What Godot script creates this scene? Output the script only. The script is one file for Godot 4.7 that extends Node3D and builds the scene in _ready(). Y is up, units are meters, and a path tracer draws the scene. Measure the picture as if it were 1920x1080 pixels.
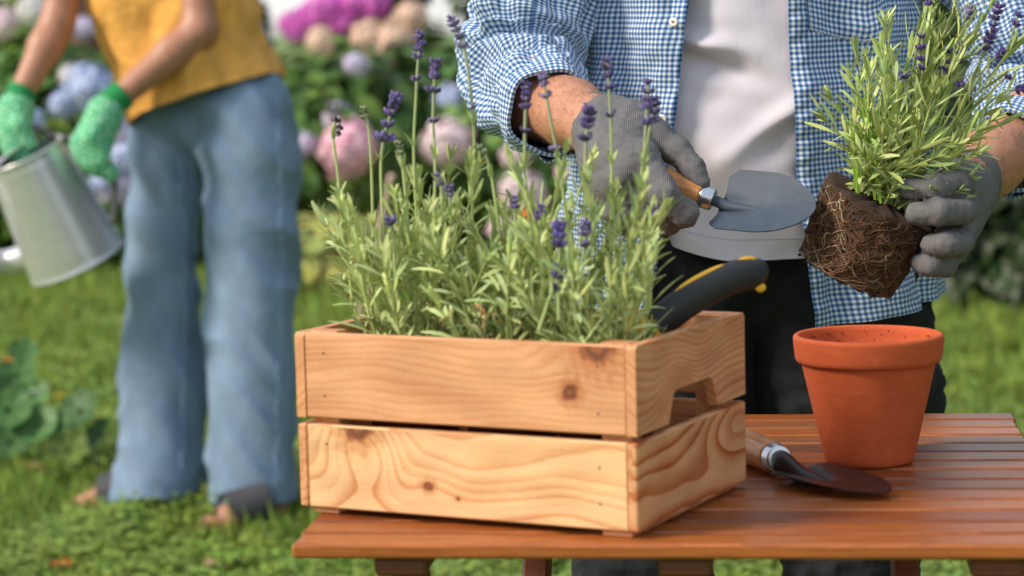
extends Node3D
# A gardening table on a lawn: pine crate of lavender, terracotta pot, two people at work, hydrangeas behind.

const F := 4500.0                 # focal length in pixels of the 1920 pixel wide photograph
const PITCH := 0.1075
const ROLL := 0.0245
const TT := 0.72                  # height of the table top
const EYE := 1.119
var view := Basis(Vector3.RIGHT, -PITCH) * Basis(Vector3.BACK, -ROLL)
var rng := RandomNumberGenerator.new()
var noise := FastNoiseLite.new()
var M := {}
var taken := {}


# ---------------------------------------------------------------- geometry helpers
class Buf:
	var v := PackedVector3Array()
	var n := PackedVector3Array()
	var uv := PackedVector2Array()
	var c := PackedColorArray()
	var ix := PackedInt32Array()
	var col := Color.WHITE

	func vert(p: Vector3, nn: Vector3, t := Vector2.ZERO) -> int:
		v.append(p); n.append(nn); uv.append(t); c.append(col)
		return v.size() - 1

	func face(a: Vector3, b: Vector3, d: Vector3, ta := Vector2.ZERO, tb := Vector2.ZERO, td := Vector2.ZERO, out := Vector3.ZERO) -> void:
		var nn := (a - d).cross(a - b).normalized()
		if out != Vector3.ZERO and nn.dot(out) < 0.0:
			nn = -nn
			var s := vert(a, nn, ta); vert(d, nn, td); vert(b, nn, tb)
			ix.append(s); ix.append(s + 1); ix.append(s + 2)
			return
		var q := vert(a, nn, ta); vert(b, nn, tb); vert(d, nn, td)
		ix.append(q); ix.append(q + 1); ix.append(q + 2)

	# rows of points; smooth normals; flip chooses the side that faces out
	func grid(rows: Array, tex: Array, closed: bool, flip: bool) -> void:
		var first := v.size()
		var nr := rows.size()
		var nc: int = rows[0].size()
		for r in nr:
			var row: PackedVector3Array = rows[r]
			var up: PackedVector3Array = rows[mini(r + 1, nr - 1)]
			var dn: PackedVector3Array = rows[maxi(r - 1, 0)]
			var tr: PackedVector2Array = tex[r] if tex.size() else PackedVector2Array()
			for k in nc:
				var k1 := mini(k + 1, nc - 1)
				var k0 := maxi(k - 1, 0)
				if closed:
					if k == nc - 1: k1 = 1
					if k == 0: k0 = nc - 2
				var du: Vector3 = row[k1] - row[k0]
				var dv: Vector3 = up[k] - dn[k]
				var nn := du.cross(dv) if flip else dv.cross(du)
				var len := nn.length()
				nn = nn / len if len > 1e-14 else Vector3.UP
				vert(row[k], nn, tr[k] if tex.size() else Vector2(float(k) / nc, float(r) / nr))
		for r in nr - 1:
			for k in nc - 1:
				var a := first + r * nc + k
				var b := a + 1
				var d := a + nc
				var e := d + 1
				if flip:
					ix.append(a); ix.append(d); ix.append(b)
					ix.append(b); ix.append(d); ix.append(e)
				else:
					ix.append(a); ix.append(b); ix.append(d)
					ix.append(b); ix.append(e); ix.append(d)

	func tube(pts: PackedVector3Array, rad: PackedFloat32Array, seg := 6, cap := true, squash := 1.0, ref := Vector3.ZERO) -> void:
		var rows := []
		var tex := []
		var m := pts.size()
		var t0 := (pts[1] - pts[0]).normalized()
		var u := ref if ref != Vector3.ZERO else (Vector3.RIGHT if absf(t0.x) < 0.8 else Vector3.UP)
		var run := 0.0
		for i in m:
			var t := (pts[mini(i + 1, m - 1)] - pts[maxi(i - 1, 0)]).normalized()
			u = (u - t * u.dot(t)).normalized()
			var w := t.cross(u)
			var row := PackedVector3Array()
			var tr := PackedVector2Array()
			if i > 0: run += pts[i].distance_to(pts[i - 1])
			for k in seg + 1:
				var a := TAU * k / seg
				row.append(pts[i] + (u * cos(a) + w * sin(a) * squash) * rad[mini(i, rad.size() - 1)])
				tr.append(Vector2(float(k) / seg, run))
			if i == 0 and cap:
				var e := PackedVector3Array(); e.resize(seg + 1); e.fill(pts[0]); rows.append(e); tex.append(tr)
			rows.append(row); tex.append(tr)
			if i == m - 1 and cap:
				var e2 := PackedVector3Array(); e2.resize(seg + 1); e2.fill(pts[i]); rows.append(e2); tex.append(tr)
		grid(rows, tex, true, true)

	# profile of (radius, height) pairs turned round the y axis of xf
	func lathe(prof: Array, seg: int, xf := Transform3D.IDENTITY, wob := 0.0) -> void:
		var rows := []
		var tex := []
		var run := 0.0
		for i in prof.size():
			var row := PackedVector3Array()
			var tr := PackedVector2Array()
			if i > 0: run += prof[i].distance_to(prof[i - 1])
			for k in seg + 1:
				var a := TAU * k / seg
				var r: float = prof[i].x * (1.0 + wob * sin(a * 2.0 + 1.0))
				row.append(xf * Vector3(r * sin(a), prof[i].y, r * cos(a)))
				tr.append(Vector2(float(k) / seg, run))
			rows.append(row); tex.append(tr)
		grid(rows, tex, true, true)

	# a blade: three vertices a row, creased along the middle
	func leaf(p: Vector3, d: Vector3, up: Vector3, length: float, width: float, curl := 0.3, segs := 4, crease := 0.25, ovate := 0.45) -> void:
		var rows := []
		var dir := d.normalized()
		var side := dir.cross(up).normalized()
		if side.length() < 0.5: side = Vector3.RIGHT
		var q := p
		for i in segs + 1:
			var t := float(i) / segs
			var w := width * 0.5 * pow(sin(PI * pow(clampf(t * 0.94 + 0.05, 0.0, 1.0), ovate * 1.6)), 0.75)
			if i == segs: w = width * (0.04 if ovate < 0.8 else 0.17)
			var nn := side.cross(dir)
			rows.append(PackedVector3Array([q - side * w + nn * w * crease, q, q + side * w + nn * w * crease]))
			dir = dir.rotated(side, -curl / segs)
			q += dir * length / segs
		grid(rows, [], false, false)

	# a box with chamfered edges; its texture runs along x, and v over the height
	func box(size: Vector3, bev: float, xf := Transform3D.IDENTITY, uvs := Vector2.ZERO) -> void:
		var h := size * 0.5
		var i := h - Vector3(bev, bev, bev)
		var s := uvs if uvs != Vector2.ZERO else Vector2(size.x, size.y)
		var pt := func(sx: float, sy: float, sz: float, ax: int) -> Vector3:
			var q := Vector3(i.x * sx, i.y * sy, i.z * sz)
			q[ax] = h[ax] * [sx, sy, sz][ax]
			return q
		var t := func(q: Vector3) -> Vector2:
			return Vector2((q.x + q.z * 0.35) / s.x + 0.5, 0.5 - (q.y + q.z * 0.35) / s.y)
		var put := func(a: Vector3, b: Vector3, d: Vector3) -> void:
			face(xf * a, xf * b, xf * d, t.call(a), t.call(b), t.call(d), xf.basis * (a + b + d))
		for ax in 3:
			var b1: int = (ax + 1) % 3
			var b2: int = (ax + 2) % 3
			for sg in [-1.0, 1.0]:
				var q := []
				for e in [[-1.0, -1.0], [1.0, -1.0], [1.0, 1.0], [-1.0, 1.0]]:
					var sv := [0.0, 0.0, 0.0]
					sv[ax] = sg; sv[b1] = e[0]; sv[b2] = e[1]
					q.append(pt.call(sv[0], sv[1], sv[2], ax))
				put.call(q[0], q[1], q[2]); put.call(q[0], q[2], q[3])
			for e in [[-1.0, -1.0], [1.0, -1.0], [1.0, 1.0], [-1.0, 1.0]]:
				var a := [0.0, 0.0, 0.0]
				a[ax] = -1.0; a[b1] = e[0]; a[b2] = e[1]
				var z := a.duplicate(); z[ax] = 1.0
				var p0: Vector3 = pt.call(a[0], a[1], a[2], b1)
				var p1: Vector3 = pt.call(a[0], a[1], a[2], b2)
				var p2: Vector3 = pt.call(z[0], z[1], z[2], b2)
				var p3: Vector3 = pt.call(z[0], z[1], z[2], b1)
				put.call(p0, p1, p2); put.call(p0, p2, p3)
		for sx in [-1.0, 1.0]:
			for sy in [-1.0, 1.0]:
				for sz in [-1.0, 1.0]:
					put.call(pt.call(sx, sy, sz, 0), pt.call(sx, sy, sz, 1), pt.call(sx, sy, sz, 2))

	func mesh() -> ArrayMesh:
		var arr := []
		arr.resize(Mesh.ARRAY_MAX)
		arr[Mesh.ARRAY_VERTEX] = v
		arr[Mesh.ARRAY_NORMAL] = n
		arr[Mesh.ARRAY_TEX_UV] = uv
		arr[Mesh.ARRAY_COLOR] = c
		arr[Mesh.ARRAY_INDEX] = ix
		var m := ArrayMesh.new()
		m.add_surface_from_arrays(Mesh.PRIMITIVE_TRIANGLES, arr)
		return m


# smooth union of tapered capsules [a, ra, b, rb, blend], meshed as surface nets
func sdf(buf: Buf, bones: Array, cell: float) -> void:
	var lo := Vector3(1e9, 1e9, 1e9)
	var hi := -lo
	for b in bones:
		for e in [0, 2]:
			var r: float = b[e + 1] + cell * 3.0
			lo = lo.min(b[e] - Vector3(r, r, r))
			hi = hi.max(b[e] + Vector3(r, r, r))
	var nx := int((hi.x - lo.x) / cell) + 2
	var ny := int((hi.y - lo.y) / cell) + 2
	var nz := int((hi.z - lo.z) / cell) + 2
	var sy := nx
	var sz := nx * ny
	var f := PackedFloat32Array()
	f.resize(nx * ny * nz)
	f.fill(1.0)
	for b in bones:
		var a: Vector3 = b[0]
		var e: Vector3 = b[2]
		var ra: float = b[1]
		var rb: float = b[3]
		var k: float = b[4]
		var ab := e - a
		var l2 := maxf(ab.length_squared(), 1e-10)
		var g := maxf(ra, rb) + k + cell * 2.0
		var b0 := ((a.min(e) - Vector3(g, g, g) - lo) / cell).max(Vector3.ZERO)
		var b1 := ((a.max(e) + Vector3(g, g, g) - lo) / cell).min(Vector3(nx - 1, ny - 1, nz - 1))
		for z in range(int(b0.z), int(b1.z) + 1):
			for y in range(int(b0.y), int(b1.y) + 1):
				var at0 := z * sz + y * sy
				var p := Vector3(0, y, z) * cell + lo - a
				for x in range(int(b0.x), int(b1.x) + 1):
					p.x = x * cell + lo.x - a.x
					var t := clampf(p.dot(ab) / l2, 0.0, 1.0)
					var d := (p - ab * t).length() - ra - (rb - ra) * t
					var o := f[at0 + x]
					var h := k - absf(d - o)
					d = minf(d, o)
					if h > 0.0: d -= h * h * 0.25 / k
					f[at0 + x] = d
	var id := PackedInt32Array()
	id.resize(f.size())
	id.fill(-1)
	var near := cell * 1.8
	for z in nz - 1:
		for y in ny - 1:
			for x in nx - 1:
				var i := z * sz + y * sy + x
				var f0 := f[i]
				if absf(f0) > near: continue
				var f1 := f[i + 1]; var f2 := f[i + sy]; var f3 := f[i + sy + 1]
				var f4 := f[i + sz]; var f5 := f[i + sz + 1]; var f6 := f[i + sz + sy]; var f7 := f[i + sz + sy + 1]
				var m := int(f0 < 0) + int(f1 < 0) + int(f2 < 0) + int(f3 < 0) + int(f4 < 0) + int(f5 < 0) + int(f6 < 0) + int(f7 < 0)
				if m == 0 or m == 8: continue
				var s := Vector3.ZERO
				var cnt := 0
				if (f0 < 0) != (f1 < 0): s += Vector3(f0 / (f0 - f1), 0, 0); cnt += 1
				if (f2 < 0) != (f3 < 0): s += Vector3(f2 / (f2 - f3), 1, 0); cnt += 1
				if (f4 < 0) != (f5 < 0): s += Vector3(f4 / (f4 - f5), 0, 1); cnt += 1
				if (f6 < 0) != (f7 < 0): s += Vector3(f6 / (f6 - f7), 1, 1); cnt += 1
				if (f0 < 0) != (f2 < 0): s += Vector3(0, f0 / (f0 - f2), 0); cnt += 1
				if (f1 < 0) != (f3 < 0): s += Vector3(1, f1 / (f1 - f3), 0); cnt += 1
				if (f4 < 0) != (f6 < 0): s += Vector3(0, f4 / (f4 - f6), 1); cnt += 1
				if (f5 < 0) != (f7 < 0): s += Vector3(1, f5 / (f5 - f7), 1); cnt += 1
				if (f0 < 0) != (f4 < 0): s += Vector3(0, 0, f0 / (f0 - f4)); cnt += 1
				if (f1 < 0) != (f5 < 0): s += Vector3(1, 0, f1 / (f1 - f5)); cnt += 1
				if (f2 < 0) != (f6 < 0): s += Vector3(0, 1, f2 / (f2 - f6)); cnt += 1
				if (f3 < 0) != (f7 < 0): s += Vector3(1, 1, f3 / (f3 - f7)); cnt += 1
				var gr := Vector3(f1 + f3 + f5 + f7 - f0 - f2 - f4 - f6, f2 + f3 + f6 + f7 - f0 - f1 - f4 - f5, f4 + f5 + f6 + f7 - f0 - f1 - f2 - f3)
				id[i] = buf.vert(lo + (Vector3(x, y, z) + s / cnt) * cell, gr.normalized())
	var st := [1, sy, sz]
	for z in range(1, nz - 1):
		for y in range(1, ny - 1):
			for x in range(1, nx - 1):
				var i := z * sz + y * sy + x
				var f0 := f[i]
				if absf(f0) > near: continue
				for ax in 3:
					if (f0 < 0) == (f[i + st[ax]] < 0): continue
					var p: int = st[(ax + 1) % 3]
					var q: int = st[(ax + 2) % 3]
					var c00 := id[i - p - q]; var c10 := id[i - q]; var c11 := id[i]; var c01 := id[i - p]
					if c00 < 0 or c10 < 0 or c11 < 0 or c01 < 0: continue
					if f0 < 0:
						buf.ix.append_array([c00, c11, c10, c00, c01, c11])
					else:
						buf.ix.append_array([c00, c10, c11, c00, c11, c01])


func at(px: float, py: float, d: float) -> Vector3:      # the point that the photograph shows at a pixel, d metres off
	return Vector3(0, EYE, 0) + view * Vector3((px - 960.0) / F * d, (540.0 - py) / F * d, -d)


func spline(pts: Array, count: int) -> PackedVector3Array:
	var out := PackedVector3Array()
	var m := pts.size()
	for i in count:
		var t := float(i) / (count - 1) * (m - 1)
		var k := mini(int(t), m - 2)
		var u := t - k
		var p1: Vector3 = pts[k]
		var p2: Vector3 = pts[k + 1]
		var p0: Vector3 = pts[k - 1] if k > 0 else p1 * 2.0 - p2
		var p3: Vector3 = pts[k + 2] if k + 2 < m else p2 * 2.0 - p1
		out.append(p1.cubic_interpolate(p2, p0, p3, u))
	return out


func along(vals: Array, t: float) -> float:              # values at equal steps, smoothly joined
	var x := clampf(t, 0.0, 1.0) * (vals.size() - 1)
	var k := mini(int(x), vals.size() - 2)
	var u := x - k
	u = u * u * (3.0 - 2.0 * u) * 0.5 + u * 0.5
	return lerpf(vals[k], vals[k + 1], u)


# cloth sheet of a surface function s(u, v) -> point, with a second face inside and rims
func sheet(buf: Buf, s: Callable, u0: float, u1: float, nu: int, v0: float, v1: float, nv: int, uvscale: Vector2, thick: float, flip := true, closed := false) -> void:
	var rows := []
	var tex := []
	for r in nv + 1:
		var fv := lerpf(v0, v1, float(r) / nv)
		var row := PackedVector3Array()
		var tr := PackedVector2Array()
		for k in nu + 1:
			var fu := lerpf(u0, u1, float(k) / nu)
			row.append(s.call(fu, fv))
			tr.append(Vector2(fu, fv) * uvscale)
		rows.append(row); tex.append(tr)
	var first := buf.v.size()
	buf.grid(rows, tex, closed, flip)
	if thick <= 0.0: return
	var inner := []
	for r in nv + 1:
		var row := PackedVector3Array()
		for k in nu + 1:
			var i := first + r * (nu + 1) + k
			row.append(buf.v[i] - buf.n[i] * thick)
		inner.append(row)
	buf.grid(inner, tex, closed, not flip)
	for edge in [0, nv]:
		buf.grid([rows[edge], inner[edge]], [tex[edge], tex[edge]], false, flip == (edge == 0))
	if not closed:
		for edge in [0, nu]:
			var ra := PackedVector3Array(); var rb := PackedVector3Array(); var tr := PackedVector2Array()
			for r in nv + 1:
				ra.append(rows[r][edge]); rb.append(inner[r][edge]); tr.append(tex[r][edge])
			buf.grid([ra, rb], [tr, tr], false, flip != (edge == 0))


# a sleeve or trouser leg: rings round a path, radii from the list, folds(a, t) added outwards
func pipe(buf: Buf, path: Array, radii: Array, nu: int, nv: int, folds: Callable, thick: float, squash := 1.0, ref := Vector3.BACK, uvk := 1.0) -> void:
	var pts := spline(path, nv + 1)
	var fr := []
	var u := ref
	var run := [0.0]
	for i in nv + 1:
		var t := (pts[mini(i + 1, nv)] - pts[maxi(i - 1, 0)]).normalized()
		u = (u - t * u.dot(t)).normalized()
		fr.append([u, t.cross(u)])
		if i: run.append(run[i - 1] + pts[i].distance_to(pts[i - 1]))
	var mean := 0.0
	for r in radii: mean += r / radii.size()
	var s := func(a: float, t: float) -> Vector3:
		var i := int(round(t * nv))
		var r: float = along(radii, t) + folds.call(a, t)
		return pts[i] + fr[i][0] * cos(a) * r * squash + fr[i][1] * sin(a) * r
	var first := buf.v.size()
	sheet(buf, s, 0.0, TAU, nu, 0.0, 1.0, nv, Vector2(mean * uvk, run[nv] * uvk), thick, true, true)


# ---------------------------------------------------------------- scene helpers
func numbered(called: String) -> String:
	taken[called] = taken.get(called, -1) + 1
	return called if taken[called] == 0 else "%s_%03d" % [called, taken[called]]


func tag(o: Node, label: String, category := "", group := "", kind := "") -> Node:
	if label: o.set_meta("label", label)
	if category: o.set_meta("category", category)
	if group: o.set_meta("group", group)
	if kind: o.set_meta("kind", kind)
	return o


func thing(called: String, label: String, category: String, where := Transform3D.IDENTITY, group := "") -> Node3D:
	var o := Node3D.new()
	o.name = numbered(called)
	o.transform = where
	add_child(o, true)
	tag(o, label, category, group)
	return o


func part(called: String, shape, m: Material, parent: Node) -> MeshInstance3D:
	var o := MeshInstance3D.new()
	o.name = called if parent != self else numbered(called)
	o.mesh = shape.mesh() if shape is Buf else shape
	o.material_override = m
	parent.add_child(o, true)
	return o


func scatter(called: String, shape, m: Material, places: Array, tints: Array, parent: Node) -> MultiMeshInstance3D:
	var mm := MultiMesh.new()
	mm.transform_format = MultiMesh.TRANSFORM_3D
	mm.use_colors = tints.size() > 0
	mm.mesh = shape.mesh() if shape is Buf else shape
	mm.instance_count = places.size()
	for i in places.size():
		mm.set_instance_transform(i, places[i])
		if tints.size(): mm.set_instance_color(i, tints[i % tints.size()])
	var o := MultiMeshInstance3D.new()
	o.name = called if parent != self else numbered(called)
	o.multimesh = mm
	o.material_override = m
	o.set_meta("kind", "stuff")
	parent.add_child(o, true)
	return o


func turned(p: Vector3, b: Basis, s := 1.0) -> Transform3D:
	return Transform3D(b * Basis.from_scale(Vector3(s, s, s)), p)


func aim(d: Vector3, roll := 0.0) -> Basis:               # a basis whose y axis points along d
	var y := d.normalized()
	var x := (Vector3.RIGHT if absf(y.x) < 0.9 else Vector3.UP)
	x = (x - y * x.dot(y)).normalized().rotated(y, roll)
	return Basis(x, y, x.cross(y))


# ---------------------------------------------------------------- materials
func tex(w: int, h: int, paint: Callable) -> ImageTexture:
	var b := PackedByteArray()
	b.resize(w * h * 3)
	var i := 0
	for y in h:
		for x in w:
			var k: Color = paint.call(x, y)
			b[i] = clampi(int(k.r * 255.0), 0, 255); b[i + 1] = clampi(int(k.g * 255.0), 0, 255); b[i + 2] = clampi(int(k.b * 255.0), 0, 255)
			i += 3
	return ImageTexture.create_from_image(Image.create_from_data(w, h, false, Image.FORMAT_RGB8, b))


func rgb(r: float, g: float, b: float) -> Color:
	return Color(r / 255.0, g / 255.0, b / 255.0)


func stuff(color: Color, rough := 0.7, albedo: Texture2D = null, bump: Texture2D = null, bump_scale := 0.1) -> StandardMaterial3D:
	var m := StandardMaterial3D.new()
	m.albedo_color = color
	m.roughness = rough
	if albedo: m.albedo_texture = albedo
	if bump:
		m.heightmap_enabled = true
		m.heightmap_texture = bump
		m.heightmap_scale = bump_scale
	return m


func tri(m: StandardMaterial3D, s: float) -> StandardMaterial3D:
	m.uv1_triplanar = true
	m.uv1_scale = Vector3(s, s, s)
	return m


func leafy(color: Color, rough := 0.55, back := 0.5) -> StandardMaterial3D:
	var m := stuff(color, rough)
	m.vertex_color_use_as_albedo = true
	m.backlight_enabled = true
	m.backlight = Color(back, back, back)
	m.metallic_specular = 0.35
	return m


# bumps: [x, y, sx, sy, amount]; knots: [x, y, radius]; lengths in board heights
func pine(seed: int, aspect: float, rings: float, waver: float, bumps: Array, knots: Array, early: Color, late: Color, strength := 1.0) -> ImageTexture:
	var nn := FastNoiseLite.new()
	nn.seed = seed
	nn.frequency = 1.0
	nn.fractal_type = FastNoiseLite.FRACTAL_NONE
	var h := 150
	var w := int(h * aspect)
	return tex(w, h, func(px: int, py: int) -> Color:
		var x := float(px) / h
		var y := float(py) / h
		var g := y * rings + nn.get_noise_2d(x * 0.4, y * 0.9 + 7.0) * waver * rings * 0.22 + nn.get_noise_2d(x * 1.1, y * 0.9) * 0.15
		for b in bumps:
			var dx: float = (x - b[0]) / b[2]
			var dy: float = (y - b[1]) / b[3]
			g += b[4] * exp(-dx * dx - dy * dy)
		var p := fposmod(g, 1.0)
		var ring := pow(p, 2.6) * (1.0 - smoothstep(0.9, 1.0, p))
		ring *= 0.75 + 0.5 * nn.get_noise_2d(g * 0.8, 3.0)
		var fine := nn.get_noise_2d(x * 2.5, y * 60.0) * 0.03 + nn.get_noise_2d(x * 20.0, y * 140.0) * 0.025 + nn.get_noise_2d(x * 0.9, y * 2.0 + 31.0) * 0.045
		var k := early.lerp(late, clampf(ring * strength + nn.get_noise_2d(x * 0.8, y * 3.0 + 50.0) * 0.12, 0.0, 1.0))
		for q in knots:
			var dist: float = Vector2((x - q[0]) * 0.92, y - q[1]).length() / q[2] * (1.0 + 0.22 * nn.get_noise_2d(x * 7.0, y * 7.0))
			var edge: float = 1.0 - smoothstep(0.8, 1.15, dist)
			var halo: float = (1.0 - smoothstep(0.9, 2.4, dist)) * 0.45
			k = k.lerp(late.darkened(0.1), halo)
			var inside := Color(0.36, 0.19, 0.1).lerp(Color(0.55, 0.31, 0.17), clampf(0.5 + 0.6 * sin(dist * 9.0) + (1.0 - dist) * 0.2, 0.0, 1.0))
			k = k.lerp(inside, edge * 0.85)
		return Color(k.r + fine, k.g + fine * 0.95, k.b + fine * 0.8))


func materials() -> void:
	noise.seed = 5
	noise.frequency = 1.0
	var early := rgb(218, 166, 122)
	var late := rgb(178, 98, 50)
	M.pine_front_top = stuff(Color(0.97, 0.93, 0.9), 0.62, pine(11, 4.2, 11.0, 0.45, [[0.3, 0.34, 1.0, 0.16, 1.3], [3.55, -0.05, 0.5, 0.4, 2.6], [3.5, 0.52, 0.3, 0.16, 1.2]], [[3.52, 0.52, 0.095], [3.87, 0.0, 0.2]], early, late, 0.5))
	M.pine_front_low = stuff(Color(1.0, 0.97, 0.92), 0.62, pine(23, 4.2, 5.0, 1.0, [[0.72, 0.05, 0.5, 0.75, 5.0], [0.95, 0.42, 0.3, 0.3, 1.6], [1.66, 0.62, 0.35, 0.22, 1.1], [3.0, 0.9, 1.2, 0.3, 1.2]], [[1.66, 0.62, 0.062], [0.72, -0.03, 0.19], [2.05, 0.74, 0.024]], rgb(226, 188, 144), rgb(182, 106, 56), 0.74))
	M.pine_side_top = stuff(Color(0.97, 0.93, 0.9), 0.62, pine(31, 3.2, 11.0, 0.6, [[1.15, 0.95, 0.42, 0.6, 5.5], [2.0, 0.0, 0.5, 0.6, -1.5]], [[1.3, 0.95, 0.06]], early, late, 1.0))
	M.pine_side_low = stuff(Color(0.98, 0.95, 0.9), 0.62, pine(47, 3.2, 4.0, 0.5, [[2.9, 0.12, 1.15, 0.46, 4.2], [0.2, 0.5, 0.4, 0.3, 0.7]], [], early, rgb(166, 82, 32), 1.25))
	M.pine_plain = stuff(Color(0.95, 0.9, 0.85), 0.65, pine(61, 4.2, 8.0, 0.8, [[1.4, 0.4, 0.6, 0.3, 1.5]], [[2.6, 0.6, 0.07]], early, late, 0.75))
	M.nail = stuff(rgb(70, 50, 38), 0.6)
	# stained hardwood of the table: fine streaks along the slat
	var streak := tex(512, 96, func(x: int, y: int) -> Color:
		var a := noise.get_noise_2d(x * 0.008, y * 0.35) * 0.3 + noise.get_noise_2d(x * 0.03, y * 1.1 + 40.0) * 0.2 + noise.get_noise_2d(x * 0.16, y * 1.7) * 0.09
		var g := clampf(0.8 + a * 0.55, 0.0, 1.0)
		return Color(g, g * (0.97 + a * 0.12), g * (0.94 + a * 0.2)))
	var tones := [rgb(184, 104, 46), rgb(160, 86, 40), rgb(146, 86, 50), rgb(196, 114, 52), rgb(174, 110, 66)]
	M.slats = []
	for k in tones: M.slats.append(stuff(k, 0.36, streak))
	M.table_dark = stuff(rgb(122, 62, 32), 0.5, streak)
	M.clay = stuff(Color.WHITE, 0.82, tex(256, 256, func(x: int, y: int) -> Color:
		var a := noise.get_noise_2d(x * 0.02, y * 0.09) * 0.03 + noise.get_noise_2d(x * 0.35, y * 0.35 + 90.0) * 0.03 + noise.get_noise_2d(x * 0.012, y * 0.012) * 0.02
		var k := rgb(188, 84, 40)
		var pale := smoothstep(0.32, 0.6, noise.get_noise_2d(x * 0.016 + 70.0, y * 0.022)) * 0.03
		return Color(k.r + a + pale, k.g + a * 0.8 + pale, k.b + a * 0.6 + pale)))
	M.clay.uv1_scale = Vector3(2, 6, 1)
	var knit := tex(64, 64, func(x: int, y: int) -> Color:
		var g := 0.5 + 0.3 * sin(x * TAU / 8.0) + 0.2 * sin(y * TAU / 8.0 + (PI if (x / 8) % 2 else 0.0))
		return Color(g, g, g))
	M.glove = tri(stuff(rgb(103, 101, 101), 0.88, null, knit, 0.055), 66.0)
	M.glove.uv1_triplanar_sharpness = 6.0
	M.skin = tri(stuff(Color.WHITE, 0.55, tex(128, 128, func(x: int, y: int) -> Color:
		var a := noise.get_noise_2d(x * 0.05, y * 0.05) * 0.06 + noise.get_noise_2d(x * 0.4, y * 0.4) * 0.06
		return Color(0.71 + a * 0.8, 0.50 + a, 0.385 + a))), 9.0)
	M.skin.subsurf_scatter_enabled = true
	M.skin.subsurf_scatter_strength = 0.12
	M.skin_tan = tri(stuff(rgb(244, 242, 244), 0.5, M.skin.albedo_texture), 6.0)
	M.hairs = stuff(rgb(96, 66, 48), 0.6)
	# gingham: blue, half blue and white checks of woven threads
	var blue := rgb(22, 74, 130)
	var white := rgb(220, 224, 230)
	var ging := tex(256, 256, func(x: int, y: int) -> Color:
		var sx := clampf(0.5 + 4.0 * sin((x + 0.5) * TAU / 32.0), 0.0, 1.0)
		var sy := clampf(0.5 + 4.0 * sin((y + 0.5) * TAU / 32.0), 0.0, 1.0)
		var over := 0.5 + 0.12 * (1.0 if (x + y) % 2 else -1.0)
		var a := lerpf(sx, sy, over) + noise.get_noise_2d(x * 0.3, y * 0.3) * 0.04
		return white.lerp(blue, clampf(a, 0.0, 1.0)))
	M.gingham = stuff(Color.WHITE, 0.88, ging)
	var crease := tex(256, 256, func(x: int, y: int) -> Color:
		var g := 0.5 + noise.get_noise_2d(x * 0.03, y * 0.03) * 0.35 + noise.get_noise_2d(x * 0.09, y * 0.05 + 9.0) * 0.18
		return Color(g, g, g))
	M.gingham.uv1_scale = Vector3(1.0 / 0.048, 1.0 / 0.048, 1.0)
	M.tee = stuff(rgb(204, 199, 206), 0.92, null, crease, 0.05)
	M.tee.uv1_scale = Vector3(4, 4, 4)
	M.tee.rim_enabled = true
	M.tee.rim = 0.3
	var denim := tex(256, 256, func(x: int, y: int) -> Color:
		var tw := 0.06 * sin((x + y) * TAU / 4.0) + noise.get_noise_2d(x * 0.6, y * 0.1) * 0.1 + noise.get_noise_2d(x * 0.02, y * 0.012 + 20.0) * 0.1
		return Color(0.86 + tw, 0.87 + tw, 0.88 + tw))
	M.denim = stuff(rgb(136, 160, 184), 0.9, denim, crease, 0.2)
	tri(M.denim, 3.0)
	M.denim_seam = stuff(rgb(132, 158, 186), 0.9)
	M.black_denim = stuff(rgb(21, 24, 31), 0.93, denim, crease, 0.5)
	tri(M.black_denim, 3.0)
	M.yellow = stuff(rgb(255, 184, 86), 0.9, denim, crease, 0.5)
	M.yellow.uv1_scale = Vector3(3, 3, 3)
	M.floral = tri(stuff(Color.WHITE, 0.85, tex(128, 128, func(x: int, y: int) -> Color:
		var k := rgb(46, 158, 96)
		var q := Vector2(fposmod(x + 6.0 * sin(y * 0.1), 21.0) - 10.0, fposmod(y + 5.0 * sin(x * 0.15), 18.0) - 9.0)
		return rgb(206, 236, 218) if q.length() < 5.2 + 2.0 * noise.get_noise_2d(x * 0.2, y * 0.2) else k)), 11.0)
	M.glove_green = stuff(rgb(24, 128, 68), 0.85)
	M.zinc = tri(stuff(Color.WHITE, 0.33, tex(128, 128, func(x: int, y: int) -> Color:
		var a := noise.get_noise_2d(x * 0.1, y * 0.1) * 0.08 + noise.get_noise_2d(x * 0.02, y * 0.3) * 0.06
		return Color(0.84 + a * 0.6, 0.84 + a * 0.6, 0.85 + a * 0.6))), 4.0)
	M.zinc.metallic = 0.62
	M.zinc_dark = stuff(rgb(110, 108, 100), 0.5)
	M.zinc_dark.metallic = 0.7
	var scuff := tex(256, 256, func(x: int, y: int) -> Color:
		var a := noise.get_noise_2d(x * 0.03, y * 0.06) * 0.1 + smoothstep(0.35, 0.5, noise.get_noise_2d(x * 0.22 + y * 0.03, y * 0.012)) * 0.1
		return Color(0.85 + a, 0.85 + a, 0.85 + a))
	M.steel_blue = tri(stuff(rgb(78, 90, 104), 0.55, scuff), 6.0)
	M.steel_blue.metallic_specular = 0.35
	M.steel_black = tri(stuff(rgb(46, 40, 38), 0.32, scuff), 6.0)
	M.steel_black.metallic = 0.3
	M.chrome = stuff(rgb(200, 200, 204), 0.22)
	M.chrome.metallic = 1.0
	M.handle = stuff(rgb(244, 170, 100), 0.38, streak)
	M.rubber = stuff(rgb(40, 40, 42), 0.62)
	M.tool_yellow = stuff(rgb(236, 176, 30), 0.5)
	M.red_pot = stuff(rgb(104, 26, 24), 0.5)
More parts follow.
